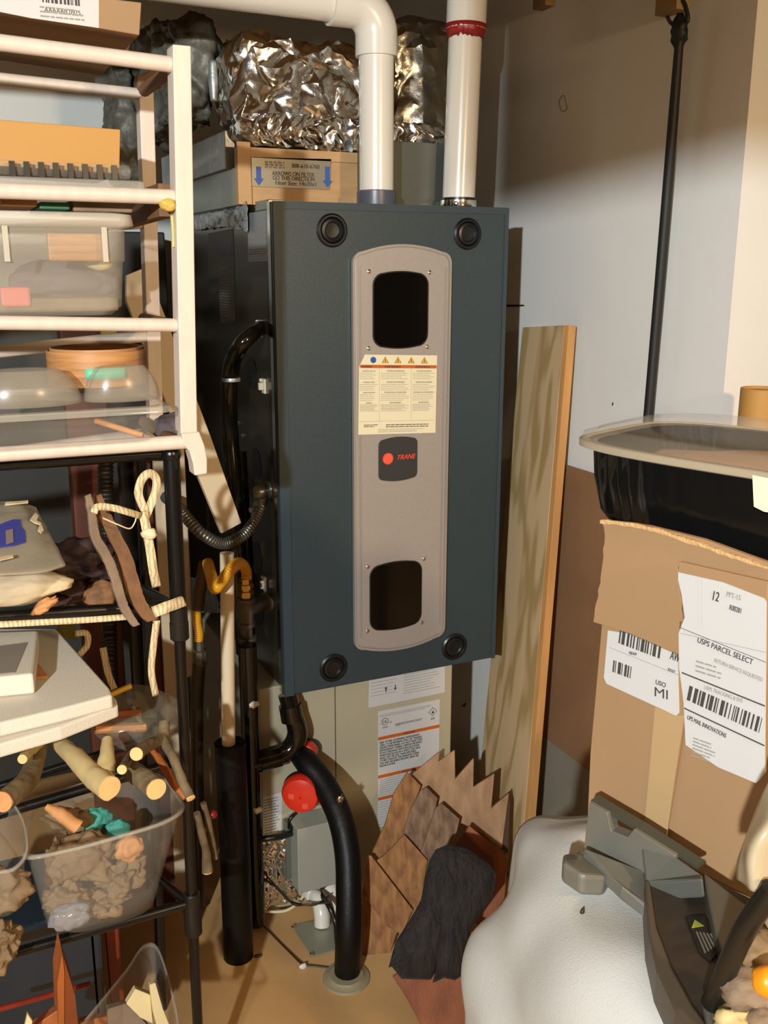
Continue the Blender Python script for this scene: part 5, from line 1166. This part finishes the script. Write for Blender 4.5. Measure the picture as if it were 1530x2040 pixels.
# cake clamshell with domes
ck = thing('domed_clamshell', at(150, 885, Y=-.36), 'clear plastic clamshell with ribbed domes on the lowest white rung', 'container')
YC = YF-.02
xr8 = at(345, 820, Y=YC).x; zr8 = at(340, 820, Y=YC).z; zb8 = at(250, 888, Y=YC).z
vs, fs = loft([rrect(-.66, at(305, 880, Y=YC).x, YC+.01, YR-.02, zb8+.002), rrect(-.66, at(318, 860, Y=YC).x, YC+.004, YR-.01, zb8+.012), rrect(-.66, at(325, 830, Y=YC).x, YC, YR, zr8-.004), rrect(-.66, xr8, YC-.008, YR+.005, zr8)]); fs.append(tuple(range(28))[::-1]); mk('base', vs, fs, m_clear, ck, smooth=True)
vs, fs = loft([rrect(-.66, xr8, YC-.008, YR+.005, zr8), rrect(-.66, xr8, YC-.008, YR+.005, zr8+.006), rrect(-.66, xr8-.012, YC+.004, YR, zr8+.008), rrect(-.66, xr8-.012, YC+.004, YR, zr8+.004)]); mk('rim', vs, fs, m_clear2, ck, smooth=True)
m_dome = mat('ribbed_clear_dome', '#a79c88', .22, alpha=.38)
for x0, x1, ytop in ((-60, 165, 752), (172, 322, 752)):
    cxd = (at(x0, 800, Y=YC+.07).x+at(x1, 800, Y=YC+.07).x)/2; wd = (at(x1, 800, Y=YC+.07).x-at(x0, 800, Y=YC+.07).x)/2; zt8 = at(240, ytop, Y=YC+.07).z
    H = (zt8-zr8)*1.25; c = V((cxd, YC+.085, zr8+.006)); prof = []
    for k in range(40):
        s_ = k/39; r_2 = wd*(1-.45*s_**2.2) if s_ < .93 else wd*.55*(1-(s_-.93)/.07*.9)
        prof.append((r_2+(.0012 if k % 2 else 0), H*min(1, s_*1.03)))
    vs, fs = lathev(prof, V((0, 0, 0)), (0, 0, 1), 48); vs = [V((c.x+v.x, c.y+v.y*.55, c.z+v.z)) for v in vs]; mk('dome', vs, fs, m_dome, ck, smooth=True)
tag(tube('thin_dowel', [at(190, 838, Y=-.33), at(285, 868, Y=-.36)], .004, m_cuto, n=8, smooth=False), 'thin wood dowel lying inside the domed clamshell', 'dowel')
tag(lump('grey_cloth', at(340, 850, Y=-.30), (.022, .03, .018), m_purple, amp=.4, seed=3, sub=3), 'grey-purple cloth stuffed right of the domed clamshell', 'cloth')

# ------------------------------------------------------------------ things on the black rack
# upper clamshell with blue sticker
uc = thing('tall_clamshell', at(40, 1200, Y=-.42), 'dusty clear clamshell with a blue sticker and pale shavings', 'container')
g1 = [[at(-60, 1000, Y=-.22), at(0, 1000, Y=-.22), at(40, 1000, Y=-.22), at(72, 1010, Y=-.22)], [at(-60, 1060, Y=-.34), at(0, 1058, Y=-.34), at(60, 1056, Y=-.34), at(98, 1062, Y=-.33)], [at(-60, 1140, Y=-.44), at(0, 1138, Y=-.44), at(80, 1130, Y=-.44), at(128, 1118, Y=-.42)], [at(-60, 1148, Y=-.445), at(0, 1147, Y=-.445), at(80, 1140, Y=-.445), at(130, 1130, Y=-.425)]]
patch('lid', g1, mat('dusty_clear', '#b9ae94', .2, alpha=.5), uc, thick=.0012, jig=.002, jf=30)
lf = Fr(at(20, 1060, Y=-.34), at(60, 1060, Y=-.34)-at(0, 1060, Y=-.34), at(20, 1020, Y=-.26)-at(20, 1100, Y=-.39))
plate('blue_sticker', lf, lf.pxs([(-20, 1052), (22, 1036), (36, 1036), (42, 1052), (50, 1060), (56, 1082), (30, 1088), (-20, 1092)], .003), .003, .004, mat('blue_sticker', '#3a3f9a', .5), uc)
plate('sticker_patch', lf, lf.pxs([(12, 1058), (26, 1055), (32, 1080), (18, 1085)], .004), .004, .005, mat('sticker_print', '#8a7d72', .6), uc)
for k, pts_ in enumerate(([(64, 1024), (72, 1030), (70, 1040), (80, 1045), (88, 1060), (84, 1065), (76, 1060), (78, 1048), (66, 1044), (56, 1038)], [(0, 1112), (35, 1108), (38, 1112), (0, 1120)], [(0, 1002), (45, 999), (46, 1003), (0, 1007)])):
    plate('paper_remnant', lf, lf.pxs(pts_, .003), .003, .0045, m_bread, uc)
gb = [[at(-60, 1146, Y=-.44), at(20, 1146, Y=-.44), at(80, 1140, Y=-.44), at(106, 1130, Y=-.42), at(100, 1120, Y=-.36)], [at(-60, 1180, Y=-.43), at(20, 1180, Y=-.43), at(75, 1172, Y=-.43), at(100, 1160, Y=-.41), at(96, 1150, Y=-.36)], [at(-60, 1208, Y=-.41), at(20, 1208, Y=-.41), at(60, 1203, Y=-.41), at(88, 1190, Y=-.39), at(84, 1180, Y=-.36)]]
patch('base', gb, m_clear, uc, thick=.001)
tag(lump('pale_shavings', at(20, 1172, Y=-.385), (.066, .03, .018), m_bread, amp=.25, seed=3, sub=4), 'heap of pale wood shavings inside the blue-stickered clamshell', 'shavings')
bpy.context.scene.objects['pale_shavings']['kind'] = 'stuff'
# bark log
bk = thing('bark_log', at(165, 1200, Y=-.30), 'chunk of rough dark brown bark on the upper black shelf', 'log')
lump('log', at(155, 1140, Y=-.27), (.062, .055, .047), m_bark, bk, amp=.35, freq=1.8, seed=5, sub=5, stretch=(1, 1, 2.5))
lump('splinter', at(88, 1207, Y=-.41), (.017, .008, .006), m_cuto, bk, amp=.5, freq=2, seed=6, sub=3, rot=(0, -.5, 0))
lump('loose_edge', at(200, 1185, Y=-.33), (.022, .012, .018), m_bark3, bk, amp=.25, freq=1.5, seed=8, sub=4)
# bark strip pair
def strip(pts, w, Y, mm, nm, lb, th=.006, seed=0):
    r = random.Random(seed); L, R_ = [], []
    for k, ((x, y), ww) in enumerate(zip(pts, w)):
        L.append((x-ww/2+r.uniform(-1, 1), y)); R_.append((x+ww/2+r.uniform(-1, 1), y-4))
    fr = Fr(at(*pts[len(pts)//2], Y=Y), V((1, .25, 0)), (0, .35, 1))
    def dense(S_): 
        out = []
        for k in range((len(S_)-1)*6+1):
            q = crom([V((a, b, 0)) for a, b in S_], k/6); out.append((q.x+r.uniform(-.8, .8), q.y))
        return out
    P2 = fr.pxs(dense(L)+dense(R_)[::-1]); o = thing(nm, fr.p(*P2[0]), lb, 'bark'); plate('strip', fr, P2, -th, 0, mm, o, bevel=.0012); return o
strip([(162, 985), (172, 1020), (185, 1070), (210, 1110), (230, 1150), (248, 1200), (262, 1225), (282, 1250)], [10, 15, 18, 18, 18, 18, 17, 12], -.39, m_bark2, 'bark_strip', 'long greyish bark strip hanging in front, left one of the tied pair', seed=1)
strip([(180, 985), (196, 1022), (222, 1070), (245, 1110), (262, 1160), (280, 1200), (300, 1228), (312, 1240)], [10, 24, 24, 28, 30, 28, 26, 20], -.375, m_bark3, 'bark_strip', 'long brown bark strip hanging behind, right one of the tied pair', seed=2)
# ribbons
m_rib = mat('ribbed_cream_ribbon', '#dac79f', .7, col2='#b8a274', vs=60, kind='wave', stretch=(1, 1, 1), lo=.2, hi=.6)
def ribbon(nm, pts, w, lb=None, parent=None, wdir=(0, 0, 1)):
    P = [at(x, y, Y=Y) for x, y, Y in pts]; n = (len(P)-1)*8; vs = []; C_ = [crom(P, (len(P)-1)*k/n) for k in range(n+1)]
    a0 = V((0, 0, 0))
    for k, c in enumerate(C_):
        T = (C_[min(k+1, n)]-C_[max(k-1, 0)]).normalized(); view = (CAM-c).normalized(); sd = T.cross(view).normalized()
        tw_ = .25*math.sin(k*.35); sd = (sd+view*tw_).normalized()
        vs += [c-sd*w/2, c+sd*w/2]
    fs = [(2*k, 2*k+2, 2*k+3, 2*k+1) for k in range(n)]
    o = mk(nm, vs, fs, m_rib, parent, smooth=True); s = o.modifiers.new('s', 'SOLIDIFY'); s.thickness = .0014
    if lb: tag(o, lb, 'ribbon')
    return o
rb = thing('ribbon_bow', at(300, 1060, Y=-.36), 'cream ribbed ribbon knotted in a tall loop around the bark strips', 'ribbon')
ribbon('loop', [(290, 1020, -.36), (276, 985, -.36), (283, 955, -.365), (298, 943, -.37), (311, 955, -.365), (310, 980, -.36), (300, 1005, -.36), (290, 1030, -.36)], .0105, parent=rb)
ribbon('tie', [(187, 1022, -.395), (194, 1010, -.395), (225, 1012, -.39), (255, 1020, -.385), (280, 1028, -.37)], .0085, parent=rb)
ribbon('tail', [(285, 1020, -.365), (292, 1055, -.37), (300, 1100, -.37), (306, 1140, -.37), (312, 1170, -.36)], .0115, parent=rb)
lump('knot', at(298, 1063, Y=-.372), (.010, .006, .007), m_ribbon, rb, amp=.3, sub=3)
tube('thread', [at(205, 1032, Y=-.38), at(235, 1045, Y=-.38), at(258, 1053, Y=-.375), at(268, 1042, Y=-.37), at(272, 1028, Y=-.37)], .0009, m_ribbon, rb, n=6)
ribbon('shelf_ribbon', [(-40, 1246, -.395), (60, 1241, -.395), (160, 1236, -.395), (262, 1228, -.39)], .0075, lb='cream ribbon stretched along the front rod of the black rack')
ribbon('pole_ribbon', [(305, 1220, -.385), (325, 1212, -.39), (345, 1205, -.385), (368, 1196, -.372)], .0145, lb='cream ribbon wrapped around the black pole at its joint')
ribbon('hanging_ribbon', [(312, 1235, -.36), (305, 1290, -.35), (302, 1340, -.34), (310, 1385, -.33)], .009, lb='cream ribbon hanging straight down below the bark strips')
ribbon('back_ribbon', [(205, 1290, .1), (215, 1340, .1), (228, 1372, .1)], .012, lb='dim cream ribbon behind the rack beside the ribbed hose')
ribbon('back_ribbon', [(150, 1262, .0), (172, 1262, .0), (174, 1285, .0), (158, 1305, .0)], .010, lb='curled cream ribbon behind the styrofoam sheet corner')
# styrofoam boards
def fboard(nm, front, back, th, lb, seed):
    """slab from front edge pts (left->right) and back edge pts, all at given depths"""
    P = [at(x, y, Y=Y) for x, y, Y in front+back]; n = len(P); o = thing(nm, sum(P, V())/n-V((0, 0, th)), lb, 'foam board')
    vs = P+[q-V((0, 0, th)) for q in P]; fs = [tuple(range(n)), tuple(range(n, 2*n))[::-1]]+[(i, (i+1) % n, n+(i+1) % n, n+i) for i in range(n)]
    b = mk('foam_sheet', vs, fs, m_foamw, o, bevel=.003); return o
zz = at(222, 1385, Y=-.44).z
def zp(x, y, z): return at(x, y, Z=z)
zA = at(225, 1385, Y=-.42).z
vsT = [zp(-120, 1478, zA), zp(0, 1440, zA), zp(120, 1412, zA), zp(224, 1385, zA), zp(218, 1370, zA), zp(112, 1252, zA), zp(-120, 1252, zA)]
def slab(nm, pts, th, mm, lb, cat, bevel=.003, part='foam_sheet', up=0):
    n = len(pts); o = thing(nm, sum(pts, V())/n-V((0, 0, th)), lb, cat); vs = [p+V((0, 0, up)) for p in pts]+[q+V((0, 0, up-th)) for q in pts]
    fs = [tuple(range(n)), tuple(range(n, 2*n))[::-1]]+[(i, (i+1) % n, n+(i+1) % n, n+i) for i in range(n)]
    b = mk(part, vs, fs, mm, o, bevel=bevel); return o
slab('styrofoam_sheet', vsT, .018, m_foamw, 'upper white styrofoam sheet with taped top on the black rack', 'foam board')
zB = zA-.019
slab('styrofoam_sheet', [zp(-120, 1520, zB), zp(0, 1482, zB), zp(120, 1448, zB), zp(235, 1403, zB), zp(232, 1392, zB), zp(120, 1275, zB), zp(-120, 1275, zB)], .018, m_foamw, 'lower white styrofoam sheet directly beneath the upper one', 'foam board')
zC = at(65, 1340, Z=zA).z+.028
o = slab('foam_block', [zp(-100, 1358, zC), zp(66, 1342, zC), zp(76, 1256, zC), zp(-100, 1262, zC)], .027, m_foamw, 'small white foam block with shiny tape lying on the styrofoam sheet', 'foam block')
pp = [zp(-100, 1300, zC+.0004), zp(55, 1280, zC+.0004), zp(30, 1340, zC+.0004), zp(-100, 1352, zC+.0004)]
v = pp+[q+V((0, 0, .0006)) for q in pp]; mk('clear_tape', v, [(3,2,1,0),(4,5,6,7),(0,1,5,4),(1,2,6,5),(2,3,7,6),(3,0,4,7)], mat('shiny_tape', '#9c9282', .12, alpha=.8), o)
pp = [zp(62, 1356, zA+.0006), zp(95, 1352, zA+.0006), zp(70, 1318, zA+.0006)]
tag(mk('wood_wedge', pp+[q+V((0, 0, .004)) for q in pp], [(2,1,0),(3,4,5),(0,1,4,3),(1,2,5,4),(2,0,3,5)], m_cuto), 'small orange-brown wood wedge beside the foam block', 'wedge')
# side container with wood chips
sc_ = thing('round_container', at(290, 1470, Y=-.30), 'crumpled clear container full of brown wood pieces behind the styrofoam', 'container')
lump('clear_shell', at(270, 1430, Y=-.25), (.062, .06, .042), mat('thin_clear', '#8f8672', .15, alpha=.28), sc_, amp=.15, freq=2, seed=2, sub=4)
for k, (x0, y0, x1, y1, mm, lb) in enumerate(((190, 1452, 290, 1448, m_cuto, 'reddish wood slat at the bottom of the crumpled clear container'), (200, 1425, 280, 1418, m_shake3, 'cedar slat in the middle of the crumpled clear container'), (218, 1385, 262, 1366, m_yellow, 'yellow strip inside the crumpled clear container'), (262, 1405, 282, 1440, m_stick, 'short twig piece inside the crumpled clear container'))):
    A_, B_ = at(x0, y0, Y=-.29), at(x1, y1, Y=-.29); tag(tube('cedar_stick', [A_, B_], .0085 if k < 2 else .005, mm, n=6, smooth=False, flat=.7), lb, 'wood piece')
# sticks
def stick(nm, pts, rad, mm, lb, cuts=True, cm=m_cut, seed=0, extra=None):
    P = [at(x, y, Y=Y) for x, y, Y in pts]; o = thing(nm, P[-1], lb, 'branch')
    tube('branch', P, rad, mm, o, n=18, wob=.18, seed=seed)
    if cuts:
        d = (P[-1]-P[-2]).normalized(); lathe('cut_end', [(rad[-1]*.98, -.001), (rad[-1]*.98, .0012), (rad[-1]*.3, .0016)], P[-1], d, cm, o, 22)
    if extra:
        for ep, er in extra:
            E2 = [at(x, y, Y=Y) for x, y, Y in ep]; tube('side_branch', E2, er, mm, o, n=14, wob=.15, seed=seed+3)
            d = (E2[-1]-E2[-2]).normalized(); lathe('cut_end', [(er[-1]*.97, -.001), (er[-1]*.97, .001), (er[-1]*.3, .0014)], E2[-1], d, cm, o, 18)
    return o
stick('cut_branch', [(118, 1480, -.30), (150, 1510, -.36), (185, 1545, -.41), (218, 1570, -.45)], [.010, .013, .015, .0150], m_stick2, 'thick peeled forked branch with pale cut end in the middle', extra=[([(208, 1562, -.43), (212, 1520, -.40), (214, 1475, -.36)], [.013, .011, .007])], seed=2)
stick('cut_branch', [(240, 1520, -.34), (262, 1535, -.38), (290, 1555, -.42), (311, 1572, -.45)], [.010, .013, .0135, .0135], m_stick, 'stout short branch with round pale cut end beside the pole', seed=4)
stick('cut_branch', [(80, 1490, -.30), (60, 1545, -.38), (35, 1575, -.43), (5, 1597, -.46)], [.010, .013, .013, .0125], m_stick, 'curved grey branch with orange cut end at the left edge', cm=m_cuto, seed=5)
stick('cut_branch', [(75, 1482, -.31), (58, 1497, -.36), (45, 1512, -.39)], [.008, .007, .006], m_stick2, 'small pale stub sticking out under the styrofoam at left', seed=6)
stick('cut_branch', [(328, 1440, -.33), (322, 1470, -.35), (295, 1485, -.39), (272, 1502, -.43)], [.007, .008, .0085, .0085], m_stick, 'forked grey twig with small round cut end near the black pole', extra=[([(322, 1470, -.35), (345, 1510, -.40), (365, 1560, -.43), (380, 1590, -.45)], [.007, .006, .006, .006])], seed=7)
stick('cut_branch', [(302, 1488, -.34), (325, 1525, -.37), (345, 1560, -.39), (370, 1590, -.41)], [.0055, .0055, .005, .004], m_orwood, 'thin reddish stick parallel to the forked twig', cuts=False, seed=8)
stick('cut_branch', [(265, 1500, -.36), (250, 1522, -.41), (243, 1533, -.44)], [.006, .006, .006], m_stick, 'tiny branch stub with pale end between the two thick branches', seed=9)
# hanging twigs behind the pole
stick('dangling_twig', [(392, 1620, -.20), (402, 1660, -.20), (411, 1700, -.20), (413, 1735, -.20)], [.006, .006, .0065, .009], m_stick, 'thin twig hanging upright between rack pole and standpipe', seed=12)
stick('dangling_twig', [(405, 1600, -.18), (418, 1650, -.18), (430, 1710, -.18)], [.005, .005, .004], m_stick, 'second thin twig leaning beside the standpipe', cuts=False, seed=13)
tag(lump('red_bead', at(424, 1622, Y=-.17), (.008, .008, .007), m_red, amp=.1, sub=3), 'small dark red bead between the rack pole and the standpipe', 'bead')

# clear bin of driftwood
dbn = thing('driftwood_bin', at(200, 1855, Y=-.40), 'clear plastic tub holding driftwood on the third black shelf', 'bin')
def qp(x, y, Y): return at(x, y, Y=Y)
rim = [qp(60, 1705, -.46), qp(150, 1690, -.47), qp(240, 1665, -.47), qp(320, 1640, -.46), qp(358, 1615, -.43), qp(352, 1590, -.36), qp(310, 1545, -.26), qp(230, 1545, -.22), qp(120, 1580, -.22), qp(70, 1620, -.28), qp(56, 1670, -.38)]
bot = [qp(98, 1845, -.44), qp(150, 1858, -.44), qp(210, 1845, -.44), qp(280, 1822, -.43), qp(305, 1800, -.41), qp(305, 1775, -.36), qp(285, 1745, -.28), qp(230, 1735, -.25), qp(150, 1755, -.25), qp(105, 1780, -.29), qp(92, 1820, -.37)]
def closed(pts, res=6):
    n = len(pts); out = []
    for i in range(n):
        p0, p1, p2, p3 = pts[i-1], pts[i], pts[(i+1) % n], pts[(i+2) % n]
        for k in range(res):
            s = k/res; out.append(0.5*((2*p1)+(p2-p0)*s+(2*p0-5*p1+4*p2-p3)*s*s+(3*p1-p0-3*p2+p3)*s**3))
    return out
RM, BT = closed(rim), closed(bot); cR = sum(RM, V())/len(RM); 
vs, fs = loft([BT]+[[b.lerp(r, k/6) for b, r in zip(BT, RM)] for k in range(1, 7)]); fs.append(tuple(range(len(BT)))[::-1]); mk('tub_wall', vs, fs, m_clear, dbn, smooth=True)
RO = [cR+(r-cR)*1.05+V((0, 0, .001)) for r in RM]; RI = [r+V((0, 0, .003)) for r in RM]
vs, fs = loft([RM, [q-V((0, 0, .003)) for q in RO], RO, RI, RM]); mk('tub_rim', vs, fs, m_clear2, dbn, smooth=True)
drift = [(150, 1640, -.33, (.030, .014, .020), .6, 'tall hooked driftwood piece at the back of the clear tub', (0, .6, 0)),
         (170, 1710, -.38, (.045, .022, .030), .5, 'big twisted driftwood piece in the middle of the clear tub', (0, .3, .2)),
         (240, 1745, -.38, (.030, .020, .022), .6, 'knobbly driftwood piece lower right in the clear tub', (0, -.4, 0)),
         (130, 1790, -.39, (.025, .020, .022), .5, 'greyish driftwood piece at the tub bottom left', (0, 0, 0)),
         (195, 1800, -.39, (.035, .020, .016), .6, 'flat driftwood piece along the tub bottom', (0, .1, 0)),
         (110, 1725, -.38, (.012, .010, .034), .4, 'upright driftwood sliver at the left wall of the tub', (0, .1, 0))]
for k, (x, y, Y, rd, am, lb, rt) in enumerate(drift):
    tag(lump('driftwood', at(x, y, Y=Y), rd, m_drift, amp=am, freq=1.7, seed=k+30, sub=5, rot=rt), lb, 'driftwood', 'driftwood pieces in the clear tub')
tag(tube('wood_peg', [at(92, 1607, Y=-.36), at(120, 1622, Y=-.37), at(156, 1648, Y=-.38)], [.004, .0085, .0095], m_cuto, n=14, wob=.2), 'orange tapering wood peg on top of the driftwood', 'peg')
tag(lump('wood_crescent', at(258, 1690, Y=-.40), (.018, .010, .018), m_cuto, amp=.3, freq=1.5, seed=44, sub=4), 'rounded orange wood burl right of the driftwood', 'burl')
tag(lump('sponge_chunk', at(190, 1640, Y=-.33), (.020, .012, .022), m_teal, amp=.35, freq=1.5, seed=1, sub=4, rot=(0, .5, 0)), 'larger teal sponge chunk behind the driftwood', 'sponge', 'teal sponge chunks in the tub')
tag(lump('sponge_chunk', at(233, 1652, Y=-.35), (.016, .012, .014), m_teal, amp=.3, freq=1.5, seed=3, sub=4), 'smaller teal sponge chunk right of the larger one', 'sponge', 'teal sponge chunks in the tub')
tag(lump('dark_burl', at(185, 1668, Y=-.36), (.016, .01, .010), m_bark, amp=.4, freq=2, seed=9, sub=4), 'dark brown wood lump between the teal sponges', 'wood piece')
tag(lump('clear_glass_lump', at(140, 1825, Y=-.415), (.026, .014, .018), mat('cloudy_glass', '#8f8f92', .15, alpha=.7), amp=.3, freq=2, seed=5, sub=4), 'cloudy grey plastic wad in the lower left of the tub', 'plastic wad')
# left second tub
lt = thing('clear_cup', at(10, 1800, Y=-.44), 'clear rounded container cut by the left frame edge', 'container')
rim = [qp(-90, 1740, -.48), qp(0, 1738, -.485), qp(35, 1725, -.48), qp(52, 1690, -.45), qp(40, 1630, -.36), qp(0, 1590, -.30), qp(-90, 1590, -.30)]
bot = [qp(-80, 1830, -.46), qp(0, 1828, -.465), qp(30, 1815, -.46), qp(44, 1790, -.44), qp(34, 1750, -.37), qp(0, 1720, -.32), qp(-80, 1720, -.32)]
RM, BT = closed(rim), closed(bot); vs, fs = loft([BT]+[[b.lerp(r, k/5) for b, r in zip(BT, RM)] for k in range(1, 6)]); fs.append(tuple(range(len(BT)))[::-1]); mk('cup_wall', vs, fs, m_clear, lt, smooth=True)
cR = sum(RM, V())/len(RM); vs, fs = loft([RM, [cR+(r-cR)*1.07 for r in RM], [cR+(r-cR)*1.07+V((0, 0, .004)) for r in RM], [r+V((0, 0, .003)) for r in RM]]); mk('cup_rim', vs, fs, m_clear2, lt, smooth=True)
tag(lump('driftwood', at(0, 1775, Y=-.42), (.035, .022, .030), m_drift, amp=.5, freq=1.8, seed=61, sub=5), 'driftwood lump filling the container at the left edge', 'driftwood')
tag(lump('driftwood', at(5, 1880, Y=-.40), (.020, .02, .030), m_drift, amp=.6, freq=1.8, seed=62, sub=5), 'brown driftwood stump below the left edge container', 'driftwood')
# in the back: dark bottles / bins on lower levels
o = thing('dark_blue_crate', at(100, 1900, Y=-.15), 'dark blue translucent crate on the floor beneath the third shelf', 'crate')
za_, zb__ = at(120, 1830, Y=-.20).z, .02
box('crate_body', (-.62, -.20, zb__), (at(205, 1900, Y=-.20).x, .0, za_), m_bluebin, o, bevel=.006)
tag(tube('red_rod', [at(0, 2010, Y=-.30), at(180, 1960, Y=-.30)], .004, mat('red_gloss', '#7a2316', .2), n=10, smooth=False), 'thin glossy red rod across the dark blue crate', 'rod')
vboard('red_brown_strip', 210, 238, 1855, 1990, -.14, mat('rust_red', '#7a2a14', .5), 'rust red upright strip under the third shelf', 'strip', th=.01, toz=.02)
vboard('dark_bracket', 178, 188, 1860, 1990, -.20, m_blackp, 'black upright bracket at the crate corner', 'bracket', th=.01, toz=.02)
# lower tub with offcuts
lo = thing('offcut_tub', at(250, 2040, Y=-.40), 'large clear tub of wood offcuts at the bottom left', 'bin')
rim = [qp(120, 2100, -.50), qp(170, 2040, -.48), qp(215, 1985, -.42), qp(255, 1935, -.34), qp(285, 1892, -.27), qp(312, 1895, -.27), qp(335, 1960, -.36), qp(352, 2040, -.44), qp(350, 2100, -.50)]
RM = closed(rim, 5); cR = sum(RM, V())/len(RM); BT = [cR+(r-cR)*.8+V((0, 0, -.10)) for r in RM]
vs, fs = loft([BT]+[[b.lerp(r, k/4) for b, r in zip(BT, RM)] for k in range(1, 5)]); fs.append(tuple(range(len(BT)))[::-1]); mk('tub_wall', vs, fs, m_clear, lo, smooth=True)
vs, fs = loft([RM, [cR+(r-cR)*1.06 for r in RM], [cR+(r-cR)*1.06+V((0, 0, .004)) for r in RM], [r+V((0, 0, .003)) for r in RM]]); mk('tub_rim', vs, fs, m_clear2, lo, smooth=True)
def offcut(pts, Y, th, mm, lb, nm='wood_offcut', tilt=(0, .3, 1)):
    fr = Fr(at(*pts[0], Y=Y), (1, 0, 0), tilt); P2 = fr.pxs(pts); o = thing(nm, fr.p(*P2[0]), lb, 'wood offcut', 'wood offcuts in the lower tub'); plate('block', fr, P2, -th, 0, mm, o, bevel=.001)
offcut([(270, 1970), (300, 1982), (305, 2040), (280, 2028), (252, 2000)], -.40, .015, m_palewood, 'pale squared offcut standing in the lower tub')
offcut([(298, 1962), (310, 1958), (325, 2010), (345, 2060), (320, 2070), (306, 2020)], -.41, .010, m_palewood, 'narrow pale stick offcut right of the squared one')
offcut([(215, 2010), (255, 1998), (310, 2060), (215, 2070)], -.38, .015, m_bark2, 'rounded grey-brown offcut lying low in the tub')
offcut([(160, 2035), (215, 2025), (215, 2080), (150, 2080)], -.37, .015, m_orwood, 'orange offcut at the bottom edge left of the grey one')
wdg = thing('orange_wedge', at(130, 2040, Y=-.42), 'tall pointed orange-brown wood wedge at the bottom left', 'wedge')
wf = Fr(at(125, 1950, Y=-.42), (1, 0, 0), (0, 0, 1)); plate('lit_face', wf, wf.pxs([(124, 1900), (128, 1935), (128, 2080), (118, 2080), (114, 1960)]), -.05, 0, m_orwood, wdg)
plate('broad_face', wf, wf.pxs([(124, 1900), (150, 1985), (160, 2080), (129, 2080), (128, 1935)]), -.05, -.002, mat('orange_wood_shaded', '#7a3d17', .5, var=.2, vs=8), wdg)  # side turned from the light, its shade painted into the wood colour
offcut([(128, 1995), (118, 2010), (60, 2050), (50, 2080), (125, 2080)], -.40, .02, m_orwood, 'slanted orange block left of the tall wedge', nm='wood_block')
offcut([(55, 2020), (65, 2035), (60, 2060), (46, 2060)], -.43, .01, m_palewood, 'small pale chip at the bottom left edge', nm='wood_chip')
